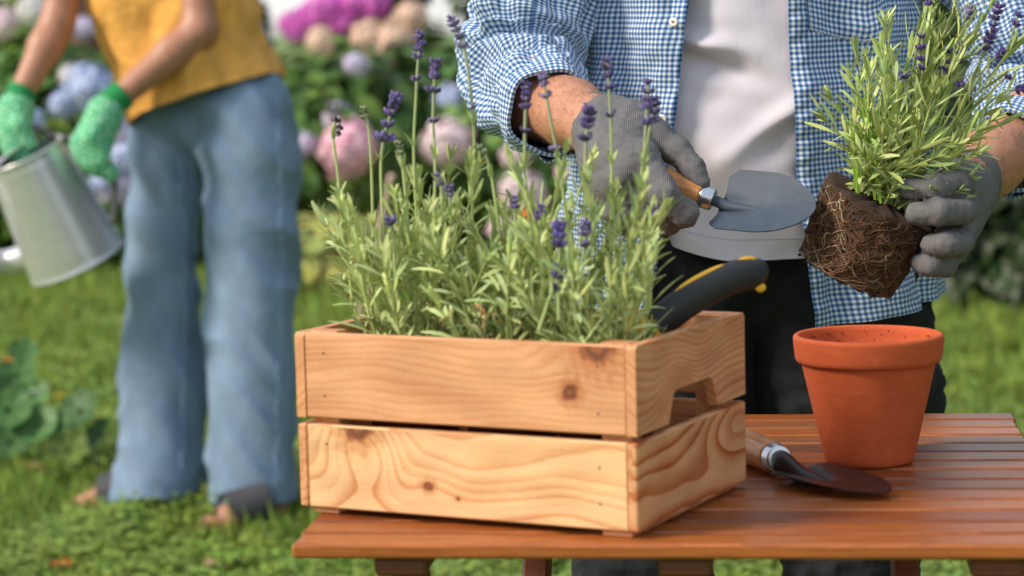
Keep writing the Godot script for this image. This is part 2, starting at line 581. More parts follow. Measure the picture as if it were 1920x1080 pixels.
	M.soil = tri(stuff(Color.WHITE, 0.97, tex(128, 128, func(x: int, y: int) -> Color:
		var a := noise.get_noise_2d(x * 0.25, y * 0.25) * 0.09 + noise.get_noise_2d(x * 0.06, y * 0.06 + 3.0) * 0.06
		return Color(0.215 + a, 0.145 + a * 0.85, 0.098 + a * 0.65))), 16.0)
	M.root = stuff(Color.WHITE, 0.8)
	M.root.vertex_color_use_as_albedo = true
	M.lav = leafy(Color.WHITE, 0.6, 0.45)
	M.bloom = leafy(Color.WHITE, 0.7, 0.3)
	M.grass = leafy(Color.WHITE, 0.5, 0.6)
	M.green = leafy(Color.WHITE, 0.45, 0.5)
	M.petal = leafy(Color.WHITE, 0.7, 0.5)
	M.bark = tri(stuff(Color.WHITE, 0.95, tex(128, 128, func(x: int, y: int) -> Color:
		var a := noise.get_noise_2d(x * 0.2, y * 0.04) * 0.14
		return Color(0.42 + a, 0.31 + a, 0.25 + a))), 3.0)
	M.lawn = tri(stuff(Color.WHITE, 0.95, tex(256, 256, func(x: int, y: int) -> Color:
		var a := noise.get_noise_2d(x * 0.06, y * 0.06) * 0.07 + noise.get_noise_2d(x * 0.5, y * 0.5) * 0.06
		return Color(0.38 + a, 0.46 + a, 0.19 + a * 0.6))), 0.6)
	M.dry = leafy(Color.WHITE, 0.8, 0.4)
	M.sandal = stuff(rgb(60, 60, 64), 0.75)
	M.pearl = stuff(rgb(228, 226, 214), 0.25)
	M.thread = stuff(rgb(214, 220, 226), 0.9)


func floor_at(px: float, py: float, y: float) -> Vector3:   # where the line of sight meets a level
	var d := at(px, py, 1.0) - Vector3(0, EYE, 0)
	return Vector3(0, EYE, 0) + d * ((y - EYE) / d.y)


func _ready() -> void:
	rng.seed = 77
	var cam := Camera3D.new()
	cam.name = "camera"
	cam.transform = Transform3D(view, Vector3(0, EYE, 0))
	cam.near = 0.05
	cam.far = 900.0
	var lens := CameraAttributesPhysical.new()
	lens.frustum_focal_length = 12.0 * F / 540.0
	lens.frustum_focus_distance = 2.38
	lens.frustum_near = 0.05
	lens.frustum_far = 900.0
	lens.exposure_aperture = lens.frustum_focal_length / 13.8
	lens.exposure_multiplier = 1.0
	cam.attributes = lens
	add_child(cam, true)
	cam.make_current()
	var sky := ProceduralSkyMaterial.new()
	sky.sky_top_color = Color(0.80, 0.87, 0.97)
	sky.sky_horizon_color = Color(0.985, 0.985, 0.97)
	sky.sky_curve = 0.25
	sky.sky_energy_multiplier = 0.95
	sky.ground_bottom_color = Color(0.22, 0.24, 0.13)
	sky.ground_horizon_color = Color(0.4, 0.42, 0.3)
	sky.use_debanding = false
	sky.sun_angle_max = 30.0
	var env := Environment.new()
	env.background_mode = Environment.BG_SKY
	env.sky = Sky.new()
	env.sky.sky_material = sky
	env.tonemap_mode = Environment.TONE_MAPPER_LINEAR
	env.tonemap_exposure = 1.22
	env.sdfgi_enabled = true
	env.ssao_enabled = true
	env.ssil_enabled = true
	var world := WorldEnvironment.new()
	world.name = "sky"
	world.environment = env
	add_child(world, true)
	var sun := DirectionalLight3D.new()
	sun.name = "sun"
	sun.light_energy = 1.15
	sun.light_color = Color(1.0, 0.95, 0.89)
	sun.light_angular_distance = 14.0
	sun.shadow_enabled = true
	sun.basis = Basis.looking_at(Vector3(0.9, -0.75, -0.35))
	add_child(sun, true)
	materials()
	lawn()
	garden()
	table()
	crate()
	terracotta_pot()
	man()
	held_plant()
	trowels()
	rubber_tool()
	crate_plants()
	woman()
	watering_can()
	ground_details()


# ---------------------------------------------------------------- setting
func lawn() -> void:
	var plane := PlaneMesh.new()
	plane.size = Vector2(1200, 1200)
	var g := part("lawn", plane, M.lawn, self)
	g.position = Vector3(0, 0, -300)
	tag(g, "mown green lawn running from the table back to the flower beds", "lawn", "", "structure")
	# grass: tufts of blades spread over what the lens takes in
	var r := RandomNumberGenerator.new()
	r.seed = 3
	var tuft := Buf.new()
	for i in 16:
		var a := r.randf() * TAU
		var p := Vector3(cos(a), 0, sin(a)) * r.randf() * 0.05
		var g2 := r.randf_range(0.6, 1.15)
		tuft.col = Color(0.23 * g2, 0.33 * g2, 0.06 * g2)
		tuft.leaf(p, Vector3(r.randf_range(-0.5, 0.5), 1.0, r.randf_range(-0.5, 0.5)), Vector3(cos(a), 0.1, sin(a)), r.randf_range(0.05, 0.10), 0.006, r.randf_range(0.3, 1.2), 3, 0.2, 0.3)
	var at_list := []
	var tints := []
	for i in 9000:
		var z := -lerpf(4.3, 13.0, pow(r.randf(), 1.25))
		var x := r.randf_range(-0.245, 0.245) * -z
		var far := (-z - 4.3) / 9.0
		at_list.append(turned(Vector3(x, 0, z), Basis(Vector3.UP, r.randf() * TAU), r.randf_range(0.6, 1.1) * (1.0 + far * 0.2)))
	for i in 97:
		var b := r.randf_range(0.75, 1.25)
		tints.append(Color(b * r.randf_range(0.85, 1.2), b, b * r.randf_range(0.7, 1.1)))
	tag(scatter("grass", tuft, M.grass, at_list, tints, self), "short uneven green grass covering the lawn", "grass", "", "stuff")
	# low broad-leaved weeds in the near lawn
	var weed := Buf.new()
	for i in 14:
		var a := r.randf() * TAU
		var g3 := r.randf_range(0.7, 1.2)
		weed.col = Color(0.21 * g3, 0.31 * g3, 0.055 * g3)
		var d := Vector3(cos(a), 0, sin(a))
		weed.leaf(d * r.randf() * 0.04 + Vector3(0, r.randf_range(0.02, 0.07), 0), d + Vector3(0, r.randf_range(0.0, 0.8), 0), Vector3.UP, r.randf_range(0.018, 0.036), r.randf_range(0.009, 0.017), 0.7, 4, 0.2, 0.5)
	at_list = []
	for i in 2600:
		var z := -lerpf(4.3, 8.5, pow(r.randf(), 1.5))
		var x := r.randf_range(-0.245, 0.25) * -z
		if noise.get_noise_2d(x * 1.3, z * 0.9) < -0.12: continue
		at_list.append(turned(Vector3(x, 0, z), Basis(Vector3.UP, r.randf() * TAU), r.randf_range(0.7, 1.3)))
	tag(scatter("clover", weed, M.grass, at_list, tints, self), "low leafy clover and weeds growing through the near grass", "ground cover", "", "stuff")


func leaf_mesh(length: float, width: float, color: Color, r: RandomNumberGenerator, count := 5) -> Buf:
	var b := Buf.new()
	for i in count:
		var g := r.randf_range(0.7, 1.3)
		b.col = Color(color.r * g, color.g * g, color.b * g)
		var a := TAU * i / count + r.randf() * 0.8
		var d := Vector3(cos(a), r.randf_range(-0.1, 0.6), sin(a))
		b.leaf(d * length * 0.12, d, Vector3.UP, length * r.randf_range(0.8, 1.2), width, r.randf_range(0.4, 0.9), 4, 0.22, 0.5)
	return b


# leaf clusters through the outer half of a mound; returns the foliage object
func mound(parent: Node3D, cl: Buf, count: int, rad: Vector3, r: RandomNumberGenerator, bare := 0.35, low := 0.05) -> void:
	var places := []
	var lump := FastNoiseLite.new()
	lump.seed = r.randi() % 1000
	lump.frequency = 1.2
	while places.size() < count * 5 / 4:
		var d := Vector3(r.randfn(), r.randfn(), r.randfn()).normalized()
		if d.y < -0.8: continue
		var s := pow(r.randf_range(bare, 1.0), 0.6) * (1.0 + 0.35 * lump.get_noise_3dv(d * 1.5))
		var p := d * rad * s
		p.y = maxf(low, p.y + rad.y * 0.8)
		places.append(turned(p, aim((d + Vector3(0, 0.5, 0) + Vector3(r.randfn(), r.randfn(), r.randfn()) * 0.35), r.randf() * TAU), r.randf_range(0.7, 1.2)))
	var tints := []
	for i in 53:
		var b := r.randf_range(0.6, 1.35)
		tints.append(Color(b * r.randf_range(0.85, 1.2), b, b * r.randf_range(0.8, 1.1)))
	scatter("foliage", cl, M.green, places, tints, parent)


func floret_ball(n: int, r: RandomNumberGenerator, color: Color, tip: Color, flat := 0.85) -> Buf:
	var b := Buf.new()
	for i in n:
		var y := 1.0 - 1.75 * (i + 0.5) / n
		var a := i * 2.39996
		var s := sqrt(maxf(0.0, 1.0 - y * y))
		var d := Vector3(cos(a) * s, y, sin(a) * s)
		var f := aim(d + Vector3(r.randfn(), r.randfn(), r.randfn()) * 0.12, r.randf() * TAU)
		var q := d * Vector3(1, flat, 1) * r.randf_range(0.78, 1.1)
		var g := r.randf_range(0.85, 1.1)
		b.col = color.lerp(tip, r.randf()) * g
		for k in 4:
			var e := f * Vector3(cos(k * PI / 2), 0.25, sin(k * PI / 2))
			b.leaf(q, e, f.y, 0.22, 0.17, 0.5, 2, 0.1, 0.6)
	return b


var head_cache := {}


func flower_head(parent: Node3D, where: Vector3, radius: float, hue: String, facing: Vector3, r: RandomNumberGenerator) -> void:
	var hues := {
		"pink": [Color(0.9, 0.44, 0.56), Color(0.94, 0.66, 0.72)], "blush": [Color(0.82, 0.58, 0.66), Color(0.88, 0.74, 0.74)], "lilac": [Color(0.62, 0.54, 0.76), Color(0.78, 0.7, 0.84)],
		"blue": [Color(0.42, 0.5, 0.78), Color(0.6, 0.66, 0.86)], "white": [Color(0.72, 0.72, 0.66), Color(0.8, 0.74, 0.74)], "peach": [Color(0.82, 0.55, 0.42), Color(0.85, 0.68, 0.52)],
		"magenta": [Color(0.66, 0.1, 0.5), Color(0.8, 0.22, 0.66)],
	}
	if not head_cache.has(hue): head_cache[hue] = floret_ball(110, r, hues[hue][0], hues[hue][1]).mesh()
	var o := part("flower_head", head_cache[hue], M.petal, parent)
	o.transform = turned(where - parent.position, aim(facing, r.randf() * TAU), radius)


func garden() -> void:
	var r := RandomNumberGenerator.new()
	r.seed = 21
	var big := leaf_mesh(0.15, 0.09, Color(0.085, 0.16, 0.032), r, 4)
	# every hydrangea: name of place, spot, size, and its heads [pixel x, pixel y, depth, radius, hue]
	var beds := [
		["hydrangea bush with white and pale pink heads at the far left edge", [30.0, 12.0], Vector3(0.8, 0.62, 0.6), [[2, 45, 11.5, .085, "blush"], [62, 22, 11.5, .085, "white"], [-15, 250, 11.5, .08, "white"], [130, 140, 11.5, .06, "white"], [160, 52, 11.6, .06, "lilac"], [95, 95, 11.5, .06, "white"]]],
		["hydrangea bush with blue heads seen between the arms and the jeans", [210.0, 11.6], Vector3(0.55, 0.5, 0.5), [[165, 165, 11.1, .12, "blue"], [118, 195, 11.15, .07, "blue"], [55, 228, 11.2, .07, "blue"], [228, 250, 11.2, .1, "lilac"], [232, 300, 11.15, .1, "blue"], [222, 350, 11.15, .1, "lilac"], [195, 340, 11.1, .07, "blue"], [120, 300, 11.2, .06, "white"]]],
		["hydrangea bush carrying the large rose pink head beside the jeans", [620.0, 11.8], Vector3(0.62, 0.56, 0.55), [[652, 278, 11.2, .142, "pink"], [640, 222, 11.4, .09, "lilac"], [570, 270, 11.3, .065, "lilac"], [667, 122, 11.5, .066, "lilac"], [600, 80, 11.6, .07, "peach"]]],
		["hydrangea bush with lilac pink and light blue heads in the middle behind the lavender", [835.0, 12.1], Vector3(0.62, 0.58, 0.55), [[838, 268, 11.3, .125, "blush"], [845, 190, 11.7, .09, "blue"], [895, 192, 11.7, .075, "blush"], [900, 245, 11.6, .07, "lilac"], [720, 120, 11.8, .06, "peach"]]],
		["hydrangea bush with dusty pink heads next to the checked shirt", [1010.0, 11.7], Vector3(0.55, 0.5, 0.5), [[968, 288, 11.3, .09, "blush"], [980, 365, 11.1, .118, "blush"], [1062, 322, 11.3, .06, "blush"], [940, 430, 11.3, .07, "blush"], [1090, 260, 11.4, .06, "lilac"]]],
	]
	for bed in beds:
		var base: Vector3 = at(bed[1][0], 60, bed[1][1])
		base.y = 0.0
		var t := thing("hydrangea_bush", bed[0], "bush", Transform3D(Basis.IDENTITY, base), "hydrangea bushes along the bed")
		mound(t, big, 520, bed[2], r)
		var st := Buf.new()
		for i in 9:
			var a := TAU * i / 9.0
			st.tube(spline([Vector3(cos(a) * 0.05, 0, sin(a) * 0.05), Vector3(cos(a) * 0.14, 0.4, sin(a) * 0.12), Vector3(cos(a) * 0.3, 0.8, sin(a) * 0.25)], 5), PackedFloat32Array([0.008, 0.007, 0.006, 0.005, 0.004]), 5)
		part("stem", st, M.bark, t)
		for h in bed[3]: flower_head(t, at(h[0], h[1], h[2]), h[3], h[4], Vector3(r.randfn() * 0.3, 0.7, 0.8), r)
	# tall peach panicles and magenta phlox behind
	var small := leaf_mesh(0.1, 0.045, Color(0.11, 0.19, 0.036), r, 5)
	for bed in [["tall pale peach flowering hydrangea behind the middle of the bed", "panicle_hydrangea", [725.0, 12.9], Vector3(0.5, 0.66, 0.4), "peach", [[690, 68, .1], [735, 78, .12], [712, 95, .1], [755, 70, .09], [770, 30, .09], [600, 70, .07]]],
			["tall magenta phlox in flower above the rose pink hydrangea", "phlox", [630.0, 13.2], Vector3(0.45, 0.62, 0.4), "magenta", [[575, 38, .09], [610, 22, .12], [640, 40, .1], [665, 4, .1], [700, 6, .1], [560, 58, .08], [600, 48, .09], [545, 45, .07]]]]:
		var base: Vector3 = at(bed[2][0], 60, bed[2][1])
		base.y = 0.0
		var t := thing(bed[1], bed[0], "flowers", Transform3D(Basis.IDENTITY, base))
		mound(t, small, 420, bed[3], r)
		for h in bed[5]: flower_head(t, at(h[0], h[1], bed[2][1] - 0.45), h[2], bed[4], Vector3(0, 0.6, 0.8), r)
	# dense shrubs that close the garden, leaving gaps to the sky
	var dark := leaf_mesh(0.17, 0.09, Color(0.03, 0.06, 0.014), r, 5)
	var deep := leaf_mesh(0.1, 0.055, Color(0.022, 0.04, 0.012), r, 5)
	var fresh := leaf_mesh(0.17, 0.09, Color(0.13, 0.22, 0.04), r, 5)
	var shrubs := [
		["broad light green shrub behind the white hydrangea at the far left", [70.0, 15.5], Vector3(1.0, 0.85, 0.8), fresh],
		["dark green shrub behind the person in the yellow top", [330.0, 16.0], Vector3(0.6, 1.1, 0.7), dark],
		["dark shrub between the two bright gaps above the peach flowers", [700.0, 17.0], Vector3(0.33, 1.2, 0.5), dark],
		["tall dark shrub against the sky just left of the checked sleeve", [985.0, 16.5], Vector3(0.42, 1.3, 0.6), dark],
		["dark shrub hidden mostly by the checked shirt", [1330.0, 16.0], Vector3(1.1, 1.1, 0.7), dark],
		["very dark green shrub at the right edge beside the checked shirt", [1990.0, 9.2], Vector3(0.5, 0.62, 0.45), deep],
		["deep green shrub behind the one at the right edge", [1780.0, 15.0], Vector3(0.9, 1.2, 0.6), dark],
	]
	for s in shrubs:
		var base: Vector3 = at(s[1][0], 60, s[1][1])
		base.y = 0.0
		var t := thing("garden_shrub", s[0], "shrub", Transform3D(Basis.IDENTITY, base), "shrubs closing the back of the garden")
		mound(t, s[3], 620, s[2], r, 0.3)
		var tr := Buf.new()
		tr.tube(spline([Vector3.ZERO, Vector3(0.03, s[2].y * 0.5, 0), Vector3(-0.02, s[2].y * 1.1, 0.03)], 6), PackedFloat32Array([0.06, 0.055, 0.05, 0.045, 0.035, 0.02]), 7)
		part("trunk", tr, M.bark, t)
	# tall hedging out of view, added to darken the right side of the garden
	var added_hedge := thing("added_hedge", "unseen tall hedging added to darken the right side of the lawn", "added_hedge", Transform3D(Basis.IDENTITY, Vector3(3.7, 0, -6.4)))
	mound(added_hedge, leaf_mesh(0.26, 0.15, Color(0.03, 0.06, 0.014), r, 5), 2600, Vector3(0.75, 2.1, 5.4), r, 0.6)
	# golden low shrub at the edge of the lawn
	var gold := leaf_mesh(0.06, 0.03, Color(0.36, 0.38, 0.12), r, 6)
	var gb := at(612, 60, 10.3)
	gb.y = 0.0
	var gs := thing("golden_shrub", "low yellow green shrub between the jeans and the crate of lavender", "shrub", Transform3D(Basis.IDENTITY, gb))
	mound(gs, gold, 700, Vector3(0.42, 0.19, 0.35), r)
	# old trunk between the arms
	var tb := at(170, 60, 13.5)
	tb.y = 0.0
	var tree := thing("old_tree", "brown tree trunk seen between the two bare arms", "tree", Transform3D(Basis.IDENTITY, tb))
	var trunk := Buf.new()
	trunk.tube(spline([Vector3(0, -0.05, 0), Vector3(0.01, 0.6, 0), Vector3(-0.02, 1.4, 0.02), Vector3(0.0, 2.3, 0)], 12), PackedFloat32Array([0.16, 0.13, 0.12, 0.11, 0.105, 0.1, 0.1, 0.1, 0.1, 0.1, 0.095, 0.09]), 12)
	part("trunk", trunk, M.bark, tree)
	var crown := Node3D.new()
	crown.name = "crown"
	crown.position = Vector3(0, 2.0, 0)
	tree.add_child(crown, true)
	mound(crown, fresh, 420, Vector3(1.2, 0.7, 0.8), r, 0.4, 0.1)
	# thin pale stake leaning behind the lavender
	var st2 := Buf.new()
	var s0 := floor_at(668, 640, 0.0)
	st2.tube(PackedVector3Array([s0 * Vector3(1, 0, 1), at(735, 330, 8.2)]), PackedFloat32Array([0.014, 0.013]), 8)
	tag(part("garden_stake", st2, stuff(rgb(214, 186, 170), 0.8), self), "pale wooden stake leaning behind the crate of lavender", "stake")


# ---------------------------------------------------------------- table, crate, pots
func table() -> void:
	var org := Vector3(-0.1802, TT, -1.8574)
	var b := Basis(Vector3.UP, -0.1193)
	var t := thing("folding_table", "reddish brown folding garden table with a top of narrow wooden slats", "table", Transform3D(b, Vector3(org.x, 0, org.z)))
	var w := 0.6135
	var dep := 0.6309
	var n := 14
	var pitch := dep / n
	var r := RandomNumberGenerator.new()
	r.seed = 8
	for i in n:
		var s := Buf.new()
		var off := r.randf()
		var th := 0.0125
		var tilt := Basis(Vector3.RIGHT, r.randf_range(-0.012, 0.006))
		s.box(Vector3(w + r.randf_range(-0.002, 0.002), th, pitch - 0.0078), 0.0018 if i else 0.0026, Transform3D(Basis.IDENTITY, Vector3.ZERO), Vector2(0.7, 0.06))
		for k in s.uv.size(): s.uv[k] += Vector2(off, off * 3.0)
		var o := part("slat", s, M.slats[[3, 0, 1, 3, 0, 2, 1, 0, 3, 2, 4, 3, 4, 0][i]], t)
		o.transform = Transform3D(tilt, Vector3(w * 0.5, TT - th * 0.5 - 0.0004, -pitch * (i + 0.5)))
		if i == 6 or i == 11: tag(o, "greyer worn slat of the table top")
	# battens under the slats, then two crossing pairs of legs
	for x in [0.085, 0.31, 0.55]:
		var bt := Buf.new()
		bt.box(Vector3(0.042, 0.016, dep - 0.03), 0.003, Transform3D.IDENTITY, Vector2(0.2, 0.05))
		part("batten", bt, M.table_dark, t).position = Vector3(x, TT - 0.0215, -dep * 0.5)
	for q in [[0.088, -0.04, -0.58], [0.548, -0.04, -0.58], [0.14, -0.58, -0.06], [0.5, -0.58, -0.06]]:
		var lg := Buf.new()
		var top := Vector3(q[0], TT - 0.026, q[1])
		var foot := Vector3(q[0], 0.006, q[2])
		lg.box(Vector3(0.026, 0.03 + top.distance_to(foot) - 0.03, 0.034), 0.003, Transform3D(aim(top - foot), (top + foot) * 0.5), Vector2(0.1, 0.4))
		part("leg", lg, M.table_dark, t)
	for q in [[-0.52, 0.16], [-0.12, 0.16]]:
		var ra := Buf.new()
		ra.box(Vector3(0.46, 0.03, 0.018), 0.003, Transform3D.IDENTITY, Vector2(0.6, 0.06))
		part("stretcher", ra, M.table_dark, t).position = Vector3(0.318, q[1], q[0])


var crate_xf := Transform3D()
const CL := 0.31
const CW := 0.23


func crate() -> void:
	var yaw := 0.4727
	var a := Vector3(cos(yaw), 0, sin(yaw))
	var bk := Vector3(sin(yaw), 0, -cos(yaw))
	var mid := Vector3(0.0941, TT, -1.8414) - a * CL * 0.5 + bk * CW * 0.5
	crate_xf = Transform3D(Basis(Vector3.UP, -yaw), mid)
	var t := thing("wooden_crate", "pale pine crate with slatted sides and a hand hole holding lavender plants", "crate", crate_xf)
	var th := 0.0085
	var lo := [0.0055, 0.0757]
	var hi := [0.0815, 0.1525]
	var long := CL - th * 2.0 - 0.0004
	for f in [1.0, -1.0]:
		for k in 2:
			var y: Array = [lo, hi][k]
			var bd := Buf.new()
			bd.box(Vector3(long, y[1] - y[0], th), 0.0012)
			var o := part("front_board" if f > 0 else "back_board", bd, [M.pine_front_low, M.pine_front_top][k] if f > 0 else M.pine_plain, t)
			o.transform = Transform3D(Basis.IDENTITY if f > 0 else Basis(Vector3.UP, PI), Vector3(0, (y[0] + y[1]) * 0.5, f * (CW * 0.5 - th * 0.5 - 0.0007)))
			if f > 0: tag(o, ["lower front board with a swirl of grain and a dark round knot", "upper front board with straight grain and two knots at its right end"][k])
	for f in [1.0, -1.0]:
		var y := lo
		var bd := Buf.new()
		bd.box(Vector3(CW, y[1] - y[0], th), 0.0014)
		var o := part("side_board", bd, M.pine_side_low if f > 0 else M.pine_plain, t)
		o.transform = Transform3D(Basis(Vector3.UP, PI / 2 * f), Vector3(f * (CL * 0.5 - th * 0.5), (y[0] + y[1]) * 0.5, 0))
		if f > 0: tag(o, "lower side board with bold reddish arching grain")
		# upper side board: its lower edge is cut out for a hand
		var h: float = hi[1] - hi[0]
		var prof := PackedVector2Array([Vector2(-CW * 0.5, 0.0), Vector2(-0.052, 0.0), Vector2(-0.041, 0.023), Vector2(-0.035, 0.026), Vector2(0.035, 0.026), Vector2(0.041, 0.023), Vector2(0.052, 0.0), Vector2(CW * 0.5, 0.0), Vector2(CW * 0.5, h - 0.003), Vector2(CW * 0.5 - 0.003, h), Vector2(-CW * 0.5 + 0.003, h), Vector2(-CW * 0.5, h - 0.003)])
		var sb := Buf.new()
		var tri_ix := Geometry2D.triangulate_polygon(prof)
		var tx := func(p: Vector2) -> Vector2: return Vector2(p.x / CW + 0.5, 1.0 - p.y / h)
		for s in [1.0, -1.0]:
			for i in range(0, tri_ix.size(), 3):
				var p0 := prof[tri_ix[i]]; var p1 := prof[tri_ix[i + 1]]; var p2 := prof[tri_ix[i + 2]]
				sb.face(Vector3(p0.x, p0.y, s * th * 0.5), Vector3(p1.x, p1.y, s * th * 0.5), Vector3(p2.x, p2.y, s * th * 0.5), tx.call(p0), tx.call(p1), tx.call(p2), Vector3(0, 0, s))
		for i in prof.size():
			var p0 := prof[i]; var p1 := prof[(i + 1) % prof.size()]
			var e := p1 - p0
			var out := Vector3(e.y, -e.x, 0)
			var z := Vector3(0, 0, th * 0.5)
			var q0 := Vector3(p0.x, p0.y, 0); var q1 := Vector3(p1.x, p1.y, 0)
			sb.face(q0 + z, q1 + z, q1 - z, tx.call(p0), tx.call(p1), tx.call(p1) + Vector2(0, 0.1), out)
			sb.face(q0 + z, q1 - z, q0 - z, tx.call(p0), tx.call(p1) + Vector2(0, 0.1), tx.call(p0) + Vector2(0, 0.1), out)
		var u := part("side_board", sb, M.pine_side_top if f > 0 else M.pine_plain, t)
		u.transform = Transform3D(Basis(Vector3.UP, PI / 2 * f), Vector3(f * (CL * 0.5 - th * 0.5), hi[0], 0))
		if f > 0: tag(u, "upper side board with wavy grain and a hand hole in its lower edge")
	for sx in [-1.0, 1.0]:
		for sz in [-1.0, 1.0]:
			var po := Buf.new()
			po.box(Vector3(0.026, 0.146, 0.018), 0.001, Transform3D.IDENTITY, Vector2(0.3, 0.15))
			part("corner_post", po, M.pine_plain, t).position = Vector3(sx * (CL * 0.5 - th - 0.0133), 0.08, sz * (CW * 0.5 - th - 0.0104))
		var ft := Buf.new()
		ft.box(Vector3(0.026, 0.0052, CW - 0.012), 0.0008, Transform3D.IDENTITY, Vector2(0.3, 0.1))
		part("foot", ft, M.pine_plain, t).position = Vector3(sx * (CL * 0.5 - 0.021), 0.0026, 0)
	for k in 3:
		var bp := Buf.new()
		bp.box(Vector3(CL - th * 2 - 0.002, 0.006, 0.05), 0.001)
		part("bottom_board", bp, M.pine_plain, t).position = Vector3(0, 0.0085, -0.068 + k * 0.068)
	for q in [[-0.128, 0.136], [-0.128, 0.1], [0.122, 0.136], [0.122, 0.098], [-0.128, 0.06], [0.122, 0.055], [0.122, 0.026]]:
		var nl := Buf.new()
		nl.lathe([Vector2(0.0001, 0.0005), Vector2(0.0008, 0.0005), Vector2(0.0009, 0.0), Vector2(0.0009, -0.004)], 8, Transform3D(Basis(Vector3.RIGHT, PI / 2), Vector3(q[0], q[1], CW * 0.5 - 0.0006)))
		part("nail", nl, M.nail, t)


func terracotta_pot() -> void:
	var t := thing("terracotta_pot", "empty orange terracotta flower pot with soil specks inside its rim", "flower pot", Transform3D(Basis(Vector3.UP, 0.4), Vector3(0.3212, TT, -2.1539)))
	var R := 0.0678
	var H := 0.1171
	var body := Buf.new()
	body.lathe([Vector2(0.0, 0.0), Vector2(0.036, 0.0), Vector2(0.0385, 0.0008), Vector2(0.0402, 0.003), Vector2(0.0412, 0.006), Vector2(0.0605, 0.0915), Vector2(0.0606, 0.094), Vector2(0.058, 0.0945)], 64)
	part("body", body, M.clay, t)
	var rim := Buf.new()
	rim.lathe([Vector2(0.058, 0.0925), Vector2(0.0612, 0.0918), Vector2(0.064, 0.0925), Vector2(0.0655, 0.0945), Vector2(0.0662, 0.0975), Vector2(R, H - 0.004), Vector2(R - 0.0004, H - 0.0015), Vector2(R - 0.002, H), Vector2(R - 0.0045, H), Vector2(R - 0.0062, H - 0.0015), Vector2(R - 0.0068, H - 0.005), Vector2(0.0585, 0.09), Vector2(0.037, 0.009), Vector2(0.006, 0.008), Vector2(0.0, 0.008)], 64)
	part("rim", rim, M.clay, t)
	var r := RandomNumberGenerator.new()
	r.seed = 4
	var sp := Buf.new()
	for i in 70:
		var a := PI + r.randf_range(-1.3, 1.0) - 0.5
		var h := 0.112 - absf(r.randfn()) * 0.008
		var rad := 0.0585 + (h - 0.09) / 0.027 * 0.0025
		var s := r.randf_range(0.0003, 0.0009)
		sp.box(Vector3(s * r.randf_range(1, 2.5), s, s), s * 0.3, Transform3D(Basis.from_euler(Vector3(r.randf() * 6, r.randf() * 6, 0)), Vector3(sin(a) * rad, h, cos(a) * rad)))
	tag(part("soil_specks", sp, M.soil, t), "", "", "", "stuff")


# ---------------------------------------------------------------- tools
func trowel(t: Node3D, blade: Transform3D, ferrule: Vector3, butt: Vector3, length: float, half: float, hr: float, metal: Material, deep := 0.011, nr := 1.0) -> void:
	var inv := Transform3D(Basis.IDENTITY, -t.position)
	var rows := []
	var s := func(u: float, v: float) -> Vector3:      # u across, v along
		var w := u * 0.999
		var x0 := 0.002 * pow(sin(absf(w) * PI), 2.0) - 0.004 * exp(-w * w / 0.05) + 0.011 * pow(smoothstep(0.72, 1.0, absf(w)), 2.0)
		var x1 := length * (0.5 + 0.5 * pow(maxf(0.0, 1.0 - pow(absf(w), 1.8)), 0.62))
		var x := lerpf(x0, x1, v)
		var z := w * half * (1.0 - 0.04 * x / length) * (1.0 - 0.05 * exp(-x / 0.01))
		var y := w * w * deep * (1.0 - 0.5 * x / length) - 0.0075 * exp(-pow(z / 0.011, 2.0)) * exp(-pow(x / (length * 0.42), 2.0))
		return inv * (blade * Vector3(x, y, z))
	var bl := Buf.new()
	sheet(bl, s, -1.0, 1.0, 36, 0.0, 1.0, 22, Vector2(1, 1), 0.0013, true)
	part("blade", bl, metal, t)
	var nk := Buf.new()
	var ax := (ferrule - butt).normalized()
	nk.tube(spline([inv * (ferrule - ax * 0.004), inv * (ferrule + ax * 0.008), inv * (blade * Vector3(0.008, -0.005, 0)), inv * (blade * Vector3(0.03, -0.0072, 0)), inv * (blade * Vector3(0.045, -0.0045, 0))], 14), PackedFloat32Array([0.0055, 0.0055, 0.0055 * nr, 0.0055 * nr, 0.0055 * nr, 0.0055 * nr, 0.0055 * nr, 0.0055 * nr, 0.0055 * nr, 0.005 * nr, 0.0045 * nr, 0.0035 * nr, 0.0025 * nr, 0.001]), 12)
	part("neck", nk, metal, t)
	var fx := Transform3D(aim(-ax), inv * ferrule)
	var fe := Buf.new()
	fe.lathe([Vector2(0.0, -0.0015), Vector2(hr * 0.74, -0.0015), Vector2(hr * 0.86, 0.0), Vector2(hr * 0.88, 0.002), Vector2(hr * 0.92, 0.010), Vector2(hr * 0.94, 0.0125), Vector2(hr * 0.8, 0.0127)], 28, fx)
	part("ferrule", fe, M.chrome, t)
	var L := ferrule.distance_to(butt)
	var hd := Buf.new()
	hd.lathe([Vector2(hr * 0.8, 0.0126), Vector2(hr * 0.97, 0.0128), Vector2(hr * 0.99, 0.015), Vector2(hr * 1.0, 0.03), Vector2(hr * 1.08, L * 0.45), Vector2(hr * 1.13, L * 0.65), Vector2(hr * 1.05, L * 0.85), Vector2(hr * 0.9, L * 0.95), Vector2(hr * 0.5, L * 0.99), Vector2(0.0, L)], 28, fx)
	for k in hd.uv.size(): hd.uv[k] = Vector2(hd.uv[k].y * 2.0, hd.uv[k].x * 0.8)
	part("handle", hd, M.handle, t)


